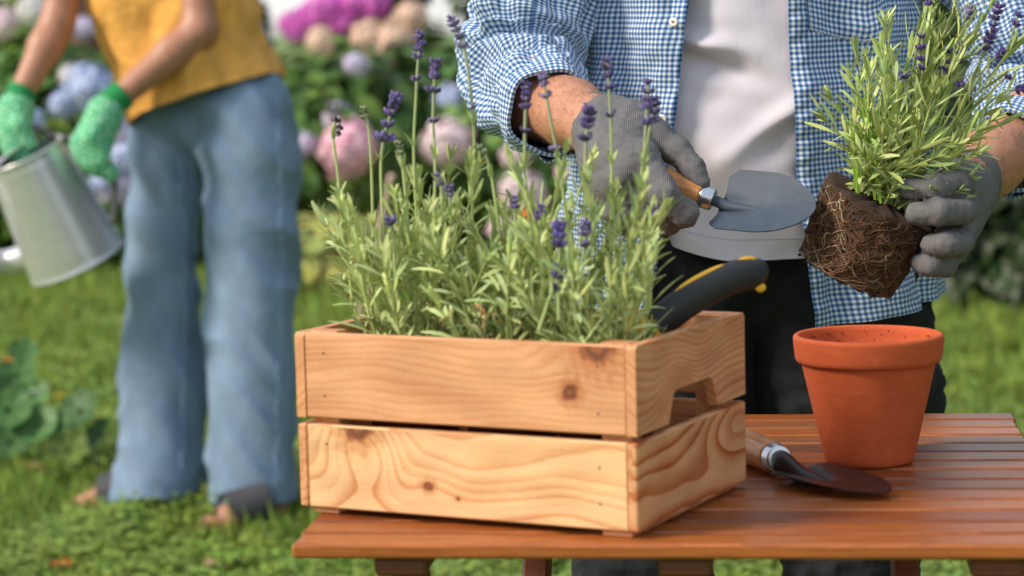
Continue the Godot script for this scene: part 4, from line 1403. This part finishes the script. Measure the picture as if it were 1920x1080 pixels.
	chain(g, [mcp[2], P.call(1172, 394, 2.356), P.call(1216, 424, 2.370), P.call(1214, 420, 2.384), P.call(1186, 404, 2.4)], [0.016, 0.0138, 0.0122, 0.0118, 0.0105], 0.0025)
	chain(g, [mcp[3], P.call(1154, 394, 2.36), P.call(1182, 416, 2.374), P.call(1176, 420, 2.395), P.call(1156, 406, 2.406)], [0.015, 0.013, 0.0118, 0.0115, 0.0105], 0.004)
	var gl := Buf.new()
	sdf(gl, g, 0.0032)
	var gw := FastNoiseLite.new()
	gw.seed = 6
	gw.frequency = 1.0
	gw.fractal_type = FastNoiseLite.FRACTAL_NONE
	ruffle(gl, gw, 0.0013, Vector3(38, 38, 38), Vector3(60, 90, 60), 0.0)
	part("glove", gl, M.glove, t)
	var no_fold := func(a: float, s: float) -> float: return 0.0012 * sin(a * 3.0 + s * 4.0)
	var cf := Buf.new()
	pipe(cf, [P.call(1112, 231, 2.445), P.call(1120, 236, 2.432), P.call(1142, 249, 2.405)], [0.0325, 0.0315, 0.0305, 0.0285], 40, 12, no_fold, 0.0016)
	part("glove_cuff", cf, M.glove, t)
	var g2 := []
	var m2 := [P.call(1800, 345, 2.355), P.call(1805, 390, 2.350), P.call(1800, 438, 2.350), P.call(1778, 478, 2.355)]
	for i in 4: chain(g2, [P.call(1810, 350 + i * 6.0, 2.422), m2[i]], [0.0225, [0.0155, 0.0155, 0.015, 0.0135][i]], 0.02)
	chain(g2, [m2[0], P.call(1797, 347, 2.302), P.call(1752, 349, 2.286), P.call(1704, 355, 2.297)], [0.0138, 0.0123, 0.0119, 0.0102], 0.004)
	chain(g2, [m2[1], P.call(1803, 397, 2.294), P.call(1760, 398, 2.276), P.call(1719, 400, 2.284)], [0.0138, 0.0127, 0.0122, 0.0108], 0.004)
	chain(g2, [m2[2], P.call(1801, 455, 2.3), P.call(1776, 458, 2.284), P.call(1747, 459, 2.290)], [0.0134, 0.0124, 0.0119, 0.0106], 0.004)
	chain(g2, [m2[3], P.call(1771, 494, 2.308), P.call(1750, 496, 2.298), P.call(1727, 494, 2.306)], [0.0125, 0.0118, 0.0112, 0.01], 0.004)
	chain(g2, [P.call(1800, 350, 2.42), P.call(1768, 355, 2.436), P.call(1735, 385, 2.43), P.call(1705, 405, 2.42)], [0.018, 0.0155, 0.0135, 0.0115], 0.008)
	var gl2 := Buf.new()
	sdf(gl2, g2, 0.0032)
	ruffle(gl2, gw, 0.0011, Vector3(38, 38, 38), Vector3(70, 60, 70), 0.0)
	part("glove", gl2, M.glove, t)
	var cf2 := Buf.new()
	pipe(cf2, [P.call(1823, 335, 2.446), P.call(1812, 346, 2.43), P.call(1806, 358, 2.41)], [0.0325, 0.031, 0.027], 40, 10, no_fold, 0.0016)
	part("glove_cuff", cf2, M.glove, t)
	# white T-shirt
	var wr := FastNoiseLite.new()
	wr.seed = 14
	wr.frequency = 1.0
	wr.fractal_type = FastNoiseLite.FRACTAL_NONE
	var tee := func(a: float, v: float) -> Vector3:
		var hem := 0.857 + 0.036 * smoothstep(0.15, 1.0, -sin(a))
		var h := lerpf(1.40, hem, v)
		var ra := lerpf(0.15, 0.178, smoothstep(-0.2, 0.9, v))
		var rb := lerpf(0.09, 0.1345, smoothstep(-0.1, 0.85, v)) - 0.005 * smoothstep(0.7, 1.05, v)
		var e := 0.009 * wr.get_noise_2d(a * 0.7, h * 7.0 + a * 1.2) + 0.004 * wr.get_noise_2d(a * 2.0 + 20.0, h * 8.0) + 0.0015 * wr.get_noise_2d(a * 3.0, h * 24.0)
		e += 0.016 * exp(-pow((h - 1.085 + a * 0.03) / 0.012, 2.0)) * exp(-pow((a + 0.38) / 0.22, 2.0))
		e -= 0.013 * exp(-pow((h - 1.06 + a * 0.05) / 0.014, 2.0)) * exp(-pow((a + 0.3) / 0.25, 2.0))
		e += 0.011 * exp(-pow((h - 1.0 - a * 0.12) / 0.014, 2.0)) * exp(-pow((a - 0.12) / 0.3, 2.0))
		e -= 0.014 * (smoothstep(0.2, 0.5, a) + smoothstep(0.7, 1.0, -a))
		return Vector3(sin(a) * (ra + e), h, cos(a) * (rb + e))
	var tb := Buf.new()
	sheet(tb, tee, -PI, PI, 150, 0.0, 1.0, 130, Vector2(0.17, 0.53), 0.0015, false, true)
	var ts := part("t_shirt", tb, M.tee, t)
	for v in [0.957]:
		var hl := PackedVector3Array()
		for i in 121: hl.append(tee.call(lerpf(-1.2, 1.0, i / 120.0), v) + Vector3(0, 0, 0.0003))
		var hs := Buf.new()
		hs.tube(hl, PackedFloat32Array([0.00025]), 5)
		part("hem_stitching", hs, M.tee, ts)
	# open gingham shirt: one sheet from the right front edge round the back to the left front edge
	var edge_r := func(v: float) -> float: return along([0.10, 0.13, 0.15, 0.17, 0.2, 0.255], v)
	var edge_l := func(v: float) -> float: return along([0.36, 0.39, 0.41, 0.47, 0.55, 0.63], v)
	var cloth := func(a: float, v: float, off: float) -> Vector3:
		var h := lerpf(1.41, 0.782, v) + 0.02 * v * v * sin(a) * sin(a)
		var ra: float = along([0.165, 0.186, 0.194, 0.202, 0.214, 0.222], v)
		var rb: float = along([0.098, 0.126, 0.137, 0.143, 0.148, 0.154], v)
		var amp := lerpf(0.0015, 0.0085, v)
		var e := amp * sin(a * 10.0 + 2.5 * wr.get_noise_2d(a * 0.8, v * 2.0)) + amp * 1.2 * wr.get_noise_2d(a * 3.2, v * 2.2 + 5.0)
		e += 0.006 * wr.get_noise_2d(a * 2.2 + 9.0, v * 7.0) + 0.0025 * wr.get_noise_2d(a * 6.0, v * 20.0)
		return Vector3(sin(a) * (ra + e + off), h, cos(a) * (rb + e + off))
	var shirt := func(u: float, v: float) -> Vector3:
		return cloth.call(lerpf(edge_r.call(v), TAU - edge_l.call(v), u), v, 0.0)
	var sb := Buf.new()
	sheet(sb, shirt, 0.0, 1.0, 330, 0.0, 1.0, 120, Vector2(1.1, 0.64), 0.0012, false)
	var so := part("shirt", sb, M.gingham, t)
	for q in [1.0, -1.0]:
		var strip := func(u: float, v: float) -> Vector3:
			var e: float = edge_r.call(v) if q > 0 else -edge_l.call(v)
			return cloth.call(e + q * lerpf(-0.008, 0.1, u), v, 0.0022 + 0.0012 * sin(u * PI) + 0.0006 * sin(v * 260.0 + u * 3.0))
		var pb := Buf.new()
		sheet(pb, strip, 0.0, 1.0, 14, 0.0, 1.0, 240, Vector2(0.021, 0.64), 0.001, q < 0)
		part("placket", pb, M.gingham, so)
	# pocket with its pale stitching, and pearl buttons
	var low := func(a: float) -> float: return 0.477 + 0.028 * clampf((a - 0.267) / 0.36, 0.0, 1.0) - 0.02 * clampf((a - 0.627) / 0.233, 0.0, 1.0)
	var pocket := func(u: float, v: float) -> Vector3:
		var a: float = lerpf(0.267, 0.86, u)
		return cloth.call(a, lerpf(0.29, low.call(a), v), 0.0016)
	var kb := Buf.new()
	sheet(kb, pocket, 0.0, 1.0, 40, 0.0, 1.0, 30, Vector2(0.118, 0.125), 0.001, false)
	part("pocket", kb, M.gingham, so)
	var seam := PackedVector3Array()
	for i in 21: seam.append(pocket.call(0.015, lerpf(0.0, 0.985, i / 20.0)) + Vector3(0, 0, 0.0006))
	for i in 31: seam.append(pocket.call(lerpf(0.015, 0.99, i / 30.0), 0.985) + Vector3(0, 0, 0.0006))
	var th := Buf.new()
	th.tube(seam, PackedFloat32Array([0.00035]), 5)
	part("stitching", th, M.thread, so)
	for v in [0.28, 0.46, 0.63]:
		var p: Vector3 = cloth.call(-edge_l.call(v) - 0.055, v, 0.0045)
		var bt := Buf.new()
		bt.lathe([Vector2(0.0, 0.0009), Vector2(0.002, 0.0007), Vector2(0.0028, 0.0012), Vector2(0.0046, 0.001), Vector2(0.0052, 0.0), Vector2(0.0046, -0.001), Vector2(0.0, -0.001)], 20, Transform3D(aim(Vector3(-0.35, 0, 1)), p))
		part("button", bt, M.pearl, so)
	# rolled sleeves
	var rs := func(a: float, s: float) -> float:
		var near := exp(-pow((s - 0.62) / 0.2, 2.0))
		return (0.004 + 0.006 * near) * sin(s * 46.0 + 2.2 * sin(a + 0.5) + 3.0 * wr.get_noise_2d(cos(a), s * 3.0)) * (0.45 + 0.55 * cos(a * 1.0 - 0.8)) + 0.009 * wr.get_noise_3d(cos(a) * 1.6, sin(a) * 1.6, s * 6.0) + 0.003 * wr.get_noise_3d(cos(a) * 4.0, sin(a) * 4.0, s * 14.0)
	for q in [[[sh_r + Vector3(0.03, 0.02, 0), sh_r.lerp(el_r, 0.5) + Vector3(0.002, 0, 0), el_r.lerp(sh_r, 0.12), el_r.lerp(wr_r, 0.2), P.call(1030, 208, 2.525)], [0.078, 0.074, 0.068, 0.066, 0.058, 0.0485]], [[sh_l + Vector3(-0.03, 0.02, 0), sh_l.lerp(el_l, 0.5), el_l.lerp(sh_l, 0.12), el_l.lerp(wr_l, 0.18), P.call(1897, 283, 2.535)], [0.078, 0.072, 0.066, 0.064, 0.056, 0.047]]]:
		var sl := Buf.new()
		pipe(sl, q[0], q[1], 120, 150, rs, 0.0015)
		part("sleeve", sl, M.gingham, so)
		var pth: Array = q[0]
		var e0: Vector3 = pth[pth.size() - 1]
		var dir: Vector3 = (e0 - pth[pth.size() - 2]).normalized()
		var cu := Buf.new()
		pipe(cu, [e0 - dir * 0.036, e0 - dir * 0.016, e0 + dir * 0.006], [0.052, 0.0495, 0.0465], 90, 16, func(a: float, s: float) -> float: return 0.002 * sin(a * 5.0 + s * 2.0) + 0.0022 * sin(s * PI), 0.004)
		part("cuff", cu, M.gingham, so)
	# black jeans
	var jf := func(a: float, s: float) -> float: return 0.004 * wr.get_noise_3d(cos(a) * 1.2, sin(a) * 1.2, s * 9.0) + 0.003 * wr.get_noise_3d(cos(a) * 3.0, sin(a) * 3.0, s * 22.0)
	var jbones := []
	for s in [-1.0, 1.0]:
		chain(jbones, [Vector3(0.07 * s, 0.98, 0), Vector3(0.085 * s, 0.86, 0)], [0.1, 0.108], 0.05)
		chain(jbones, [Vector3(0.1 * s, 0.84, 0), Vector3(0.113 * s, 0.68, 0.005), Vector3(0.123 * s - 0.012, 0.49, 0.015), Vector3(0.13 * s, 0.06, -0.015)], [0.106, 0.103, 0.076, 0.062], 0.025)
	var jb := Buf.new()
	sdf(jb, jbones, 0.011)
	ruffle(jb, wr, 0.006, Vector3(7, 9, 7), Vector3(16, 34, 16), 0.05)
	part("jeans", jb, M.black_denim, t)
	for s in [-1.0, 1.0]:
		var shoe := Buf.new()
		sdf(shoe, [[Vector3(0.125 * s, 0.055, -0.05), 0.05, Vector3(0.135 * s, 0.045, 0.16), 0.044, 0.03], [Vector3(0.125 * s, 0.02, -0.05), 0.035, Vector3(0.135 * s, 0.02, 0.16), 0.035, 0.02]], 0.012)
		part("shoe", shoe, M.sandal, t)


func woman() -> void:
	var base := floor_at(400, 950, 0.0)
	var t := thing("person", "person in yellow top, blue jeans and green gloves tipping a watering can", "person", Transform3D(Basis.IDENTITY, base))
	var inv := -base
	var P := func(x: float, y: float, d: float) -> Vector3: return at(x, y, d) + inv
	var G := func(x: float, y: float, h: float) -> Vector3: return floor_at(x, y, h) + inv
	var sh1: Vector3 = P.call(160, -250, 5.55); var el1: Vector3 = P.call(108, 42, 5.5); var wr1: Vector3 = P.call(30, 196, 5.42)
	var sh2: Vector3 = P.call(350, -235, 5.5); var el2: Vector3 = P.call(374, 58, 5.42); var wr2: Vector3 = P.call(203, 200, 5.36)
	var hp: Vector3 = P.call(400, 165, 5.6)
	var ch: Vector3 = P.call(270, -190, 5.58)
	var bones := []
	chain(bones, [hp, hp.lerp(ch, 0.5), ch], [0.085, 0.085, 0.09], 0.05)
	chain(bones, [ch, P.call(235, -330, 5.55), P.call(215, -400, 5.5)], [0.09, 0.05, 0.05], 0.04)
	chain(bones, [P.call(200, -440, 5.5), P.call(190, -480, 5.48)], [0.085, 0.085], 0.03)
	chain(bones, [P.call(160, -420, 5.45), P.call(170, -440, 5.46)], [0.03, 0.05], 0.03)
	chain(bones, [ch, sh1, el1], [0.07, 0.052, 0.038], 0.04)
	chain(bones, [el1, el1.lerp(wr1, 0.3), wr1, wr1.lerp(P.call(18, 255, 5.4), 0.6)], [0.038, 0.0385, 0.0255, 0.024], 0.02)
	chain(bones, [ch, sh2, el2], [0.07, 0.052, 0.04], 0.04)
	chain(bones, [el2, el2.lerp(wr2, 0.3), wr2, wr2.lerp(P.call(175, 265, 5.34), 0.6)], [0.04, 0.0395, 0.026, 0.024], 0.02)
	var feet := [[G.call(288, 937, 0.036), G.call(196, 946, 0.03), G.call(146, 950, 0.018)], [G.call(512, 962, 0.036), G.call(430, 984, 0.03), G.call(380, 992, 0.018)]]
	var legs := [[P.call(318, 260, 5.66), P.call(306, 560, 5.66)], [P.call(462, 260, 5.52), P.call(470, 560, 5.5)]]
	for i in 2:
		var an: Vector3 = feet[i][0] + Vector3(-0.01, 0.07, 0)
		chain(bones, [legs[i][0], legs[i][1], an], [0.075, 0.05, 0.033], 0.03)
		chain(bones, [an, feet[i][0] + Vector3(0, 0.005, 0), feet[i][1] + Vector3(0, 0.015, 0), feet[i][2] + Vector3(0, 0.006, 0)], [0.034, 0.034, 0.03, 0.02], 0.02)
	var body := Buf.new()
	sdf(body, bones, 0.0125)
	part("body", body, M.skin_tan, t)
	# sandals: a sole and a broad dark strap
	for i in 2:
		var f: Array = feet[i]
		var ax: Vector3 = (f[2] - f[0]) * Vector3(1, 0, 1)
		var mid: Vector3 = (f[0] + f[2]) * 0.5 * Vector3(1, 0, 1)
		var so := Buf.new()
		sdf(so, [[mid - ax * 0.52 + Vector3(0, 0.012, 0), 0.036, mid + Vector3(0, 0.012, 0), 0.036, 0.02], [mid + Vector3(0, 0.012, 0), 0.036, mid + ax * 0.55 + Vector3(0, 0.008, 0), 0.034, 0.02]], 0.01)
		for k in so.v.size(): so.v[k].y = 0.004 + (so.v[k].y + 0.03) * 0.25
		var s := part("sole", so, M.sandal, t)
		var st := Buf.new()
		var q: Vector3 = f[0].lerp(f[1], 0.62) + Vector3(0, 0.022, 0)
		var an2 := ax.normalized()
		pipe(st, [q - an2 * 0.05 + Vector3(0, 0.02, 0), q + Vector3(0, 0.004, 0), q + an2 * 0.05 + Vector3(0, -0.002, 0)], [0.058, 0.054, 0.047], 30, 10, func(_a: float, _s: float) -> float: return 0.0, 0.003)
		part("strap", st, M.sandal, s)
	var wr := FastNoiseLite.new()
	wr.seed = 33
	wr.frequency = 1.0
	wr.fractal_type = FastNoiseLite.FRACTAL_NONE
	var jf := func(a: float, s: float) -> float: return 0.010 * wr.get_noise_3d(cos(a) * 1.3, sin(a) * 1.3, s * 3.0) + 0.008 * wr.get_noise_3d(cos(a) * 3.2, sin(a) * 3.2 + s * 2.0, s * 2.2) + 0.006 * wr.get_noise_3d(cos(a) * 2.0, sin(a) * 2.0, s * 9.0) + 0.006 * exp(-pow((s - 0.93) / 0.05, 2.0)) * sin(a * 3.0)
	var jw := []
	chain(jw, [P.call(380, 105, 5.62), P.call(338, 205, 5.62)], [0.085, 0.1], 0.05)
	chain(jw, [P.call(412, 100, 5.6), P.call(395, 225, 5.6)], [0.085, 0.09], 0.05)
	chain(jw, [P.call(436, 95, 5.58), P.call(452, 205, 5.56)], [0.085, 0.112], 0.05)
	chain(jw, [P.call(322, 215, 5.64), P.call(312, 300, 5.65), P.call(307, 430, 5.66), P.call(307, 700, 5.66), P.call(294, 985, 5.65)], [0.09, 0.084, 0.081, 0.093, 0.112], 0.02)
	chain(jw, [P.call(464, 215, 5.54), P.call(468, 300, 5.53), P.call(471, 430, 5.52), P.call(473, 700, 5.5), P.call(477, 1005, 5.48)], [0.108, 0.107, 0.104, 0.1, 0.094], 0.02)
	var je := Buf.new()
	sdf(je, jw, 0.0115)
	ruffle(je, wr, 0.0115, Vector3(7, 0.9, 7), Vector3(7, 1.7, 7), 0.1)
	for k in je.v.size():
		if je.v[k].y < 0.062: je.v[k].y = 0.062 + 0.012 * wr.get_noise_2d(je.v[k].x * 9.0, je.v[k].z * 9.0)
	var jo := part("jeans", je, M.denim, t)
	for q in [[[338, 300, 5.575], [345, 560, 5.575], [340, 880, 5.565]], [[520, 150, 5.47], [528, 420, 5.45], [520, 900, 5.43]]]:
		var sm := Buf.new()
		for pt in spline([P.call(q[0][0], q[0][1], q[0][2]), P.call(q[1][0], q[1][1], q[1][2]), P.call(q[2][0], q[2][1], q[2][2])], 60):
			var best := 9.0
			var hit := Vector3.ZERO
			var hn := Vector3.ZERO
			for k in je.v.size():
				var e := absf(je.v[k].x - pt.x) + absf(je.v[k].y - pt.y)
				if e < best and je.n[k].z > 0.0:
					best = e; hit = je.v[k]; hn = je.n[k]
			sm.box(Vector3(0.006, 0.022, 0.003), 0.001, Transform3D(Basis(Vector3.UP, atan2(hn.x, hn.z)), hit + hn * 0.0004))
		tag(part("seam", sm, M.denim_seam, jo), "", "", "", "stuff")
	# loose yellow top, its hem hanging at a slant
	var tf := func(a: float, s: float) -> float: return 0.014 * wr.get_noise_3d(cos(a) * 1.6, sin(a) * 1.6, s * 4.0) + 0.009 * wr.get_noise_3d(cos(a) * 3.4 + s * 3.0, sin(a) * 3.4, s * 5.0) + (1.0 - s) * 0.006 * sin(a * 7.0)
	var to := Buf.new()
	pipe(to, [P.call(384, 186, 5.58), P.call(350, 80, 5.58), P.call(312, -30, 5.58), P.call(272, -170, 5.57), P.call(245, -290, 5.56)], [0.192, 0.182, 0.184, 0.188, 0.17, 0.09], 90, 80, tf, 0.002, 0.93)
	var tp := part("top", to, M.yellow, t)
	for q in [[sh1, el1], [sh2, el2]]:
		var sv := Buf.new()
		pipe(sv, [q[0] + Vector3(0, 0.02, 0), q[0].lerp(q[1], 0.25), q[0].lerp(q[1], 0.5)], [0.075, 0.068, 0.066], 40, 20, tf, 0.002)
		part("sleeve", sv, M.yellow, tp)
	# gloves closed on the can's handles
	for q in [[wr1, [[14, 244], [20, 262], [26, 276], [34, 286]], 5.40, Vector2(0.5, 0.55)], [wr2, [[150, 268], [156, 286], [168, 300], [182, 308]], 5.33, Vector2(0.75, 0.5)]]:
		var g := []
		var w: Vector3 = q[0]
		var dd: float = q[2]
		for i in 4:
			var m: Vector3 = P.call(q[1][i][0], q[1][i][1], dd - 0.01)
			chain(g, [w + (m - w) * 0.15, m], [0.031, 0.0215], 0.025)
			var c: Vector3 = P.call(q[1][i][0] + q[3].x * 36.0, q[1][i][1] + q[3].y * 36.0, dd - 0.005)
			chain(g, [m, c, c.lerp(m, 0.35) + Vector3(0.006, 0.0, -0.045)], [0.0185, 0.0165, 0.0135], 0.007)
		var b0: Vector3 = P.call(q[1][0][0] + 22.0, q[1][0][1] - 10.0, dd - 0.03)
		chain(g, [w.lerp(b0, 0.3), b0, b0 + Vector3(0.025, -0.045, 0.0)], [0.027, 0.0185, 0.0145], 0.012)
		var gb := Buf.new()
		sdf(gb, g, 0.0045)
		var go := part("glove", gb, M.floral, t)
		var cu := Buf.new()
		var e: Vector3 = (el1 if w == wr1 else el2)
		pipe(cu, [w.lerp(e, 0.17), w, w.lerp(P.call(q[1][1][0], q[1][1][1], dd), 0.42)], [0.034, 0.0335, 0.037], 36, 10, func(a: float, _s: float) -> float: return 0.001 * sin(a * 18.0), 0.002)
		part("cuff", cu, M.glove_green, go)


func watering_can() -> void:
	var top := at(44, 287, 5.36)
	var bot := at(146, 492, 5.44)
	var t := thing("watering_can", "galvanised metal watering can tilted in the hands of the person in yellow", "watering can", Transform3D(Basis.IDENTITY, bot))
	var ax := (top - bot).normalized()
	var f := Transform3D(aim(ax), Vector3.ZERO)
	var H := bot.distance_to(top)
	var rb := 0.112
	var rt := 0.09
	var b := Buf.new()
	b.lathe([Vector2(0.0, 0.012), Vector2(rb - 0.003, 0.012), Vector2(rb - 0.002, 0.0), Vector2(rb + 0.0025, -0.001), Vector2(rb + 0.003, 0.003), Vector2(rb + 0.001, 0.006), Vector2(rb, 0.009), Vector2(rb * 0.985, 0.03), Vector2(rb * 0.99, 0.034), Vector2(rb * 0.98, 0.038), Vector2(rt + 0.002, H - 0.03), Vector2(rt + 0.0035, H - 0.026), Vector2(rt + 0.001, H - 0.022), Vector2(rt, H - 0.006), Vector2(rt + 0.003, H - 0.004), Vector2(rt + 0.003, H), Vector2(rt - 0.002, H), Vector2(rt - 0.003, H - 0.006), Vector2(rb - 0.006, 0.014), Vector2(0.0, 0.014)], 64, f)
	part("body", b, M.zinc, t)
	var lid := Buf.new()
	var rows := []
	for i in 7:
		var row := PackedVector3Array()
		for k in 25:
			var a := PI * k / 24.0 + 2.2
			var e := rt * 0.985 * (1.0 - i / 6.0 * 0.98)
			row.append(f * Vector3(sin(a) * e, H - 0.004 + 0.02 * sin(i / 6.0 * PI / 2), cos(a) * e))
		rows.append(row)
	lid.grid(rows, [], false, true)
	part("half_cover", lid, M.zinc, t)
	var inv := -bot
	var hd := Buf.new()
	hd.tube(spline([at(108, 262, 5.4) + inv, at(168, 262, 5.4) + inv, at(208, 312, 5.38) + inv, at(214, 372, 5.37) + inv, at(212, 420, 5.36) + inv], 24), PackedFloat32Array([0.0075]), 10)
	part("back_handle", hd, M.zinc_dark, t)
	var h2 := Buf.new()
	h2.tube(spline([at(-25, 300, 5.42) + inv, at(-10, 250, 5.42) + inv, at(35, 235, 5.41) + inv, at(85, 245, 5.41) + inv, at(104, 262, 5.41) + inv], 24), PackedFloat32Array([0.0075]), 10)
	part("top_handle", h2, M.zinc_dark, t)
	var sp := Buf.new()
	sp.tube(spline([at(90, 470, 5.48) + inv, at(0, 492, 5.52) + inv, at(-90, 455, 5.36) + inv, at(-200, 440, 5.35) + inv], 16), PackedFloat32Array([0.036, 0.035, 0.033, 0.031, 0.03, 0.028, 0.026, 0.025, 0.024, 0.022, 0.021, 0.02, 0.019, 0.018, 0.018, 0.018]), 20)
	part("spout", sp, M.zinc, t)


# ---------------------------------------------------------------- things on the ground
func ground_details() -> void:
	var r := RandomNumberGenerator.new()
	r.seed = 60
	var base := floor_at(85, 880, 0.0)
	var t := thing("nasturtium", "low plant with large round dark green leaves at the left edge of the lawn", "plant", Transform3D(Basis.IDENTITY, base))
	for q in [[150, 772, .06, 6.2], [62, 742, .045, 6.3], [70, 800, .06, 6.1], [128, 845, .05, 6.05], [15, 770, .06, 6.1], [20, 830, .055, 6.2], [185, 815, .045, 6.2], [30, 705, .055, 6.4], [45, 660, .04, 6.5], [5, 735, .05, 6.3], [105, 800, .045, 6.1]]:
		var p: Vector3 = at(q[0], q[1], q[3]) - base
		var lf := Buf.new()
		var g := r.randf_range(0.8, 1.2)
		lf.col = Color(0.07 * g, 0.16 * g, 0.045 * g) if q[1] < 840 else Color(0.14, 0.2, 0.04)
		var fx := Transform3D(aim(Vector3(r.randfn() * 0.3, 0.75, 0.75)), p)
		var rows := []
		for i in 5:
			var row := PackedVector3Array()
			for k in 25:
				var a := TAU * k / 24.0
				var e: float = q[2] * i / 4.0 * (1.0 + 0.05 * sin(a * 7.0))
				row.append(fx * Vector3(cos(a) * e, 0.25 * e * e / q[2] + 0.004 * sin(a * 7.0) * i / 4.0, sin(a) * e))
			rows.append(row)
		lf.grid(rows, [], true, false)
		lf.tube(spline([p, p * Vector3(0.6, 0.5, 0.6), p * Vector3(0.2, 0.0, 0.2)], 6), PackedFloat32Array([0.003]), 5)
		part("leaf", lf, M.green, t)
	for q in [[15, 675, 6.3, Color(0.7, 0.16, 0.02)], [112, 742, 6.3, Color(0.6, 0.4, 0.02)], [62, 733, 6.2, Color(0.75, 0.75, 0.7)]]:
		var fl := Buf.new()
		fl.col = q[3]
		var p: Vector3 = at(q[0], q[1], q[2]) - base
		for k in 6: fl.leaf(p, Vector3(cos(k * 1.05), 0.4, sin(k * 1.05)), Vector3.UP, 0.018 if q[1] != 733 else 0.009, 0.016, 0.6, 3, 0.2, 0.6)
		part("flower", fl, M.petal, t)
	for q in [[120, 1060, .05, Color(0.42, 0.1, 0.015), "orange brown fallen leaf on the grass in the bottom left corner"], [405, 1058, .045, Color(0.5, 0.33, 0.2), "pale beige fallen leaf on the grass in front of the sandals"], [66, 876, .05, Color(0.25, 0.13, 0.06), "brown dry leaf on the ground below the round leaved plant"]]:
		var b := Buf.new()
		b.col = q[3]
		b.leaf(Vector3(-q[2] * 0.6, 0.0, 0.0), Vector3(1, 0.25, 0.1), Vector3.UP, q[2] * 1.3, q[2], 0.7, 6, 0.3, 0.5)
		var o := part("fallen_leaf", b, M.dry, self)
		o.position = floor_at(q[0], q[1], 0.055)
		tag(o, q[4], "leaf", "fallen leaves on the lawn")
	var mb := at(992, 408, 10.7)
	var mg := thing("marigold", "small orange flower glowing among the hydrangeas behind the lavender", "flower", Transform3D(Basis.IDENTITY, Vector3(mb.x, 0, mb.z)))
	var sm := Buf.new()
	sm.col = Color(0.08, 0.14, 0.03)
	sm.tube(PackedVector3Array([Vector3.ZERO, Vector3(0, mb.y, 0)]), PackedFloat32Array([0.004]), 5)
	part("stem", sm, M.green, mg)
	var fb := floret_ball(60, r, Color(0.8, 0.2, 0.01), Color(0.85, 0.32, 0.02))
	part("flower_head", fb, M.petal, mg).transform = turned(Vector3(0, mb.y, 0), Basis.IDENTITY, 0.05)
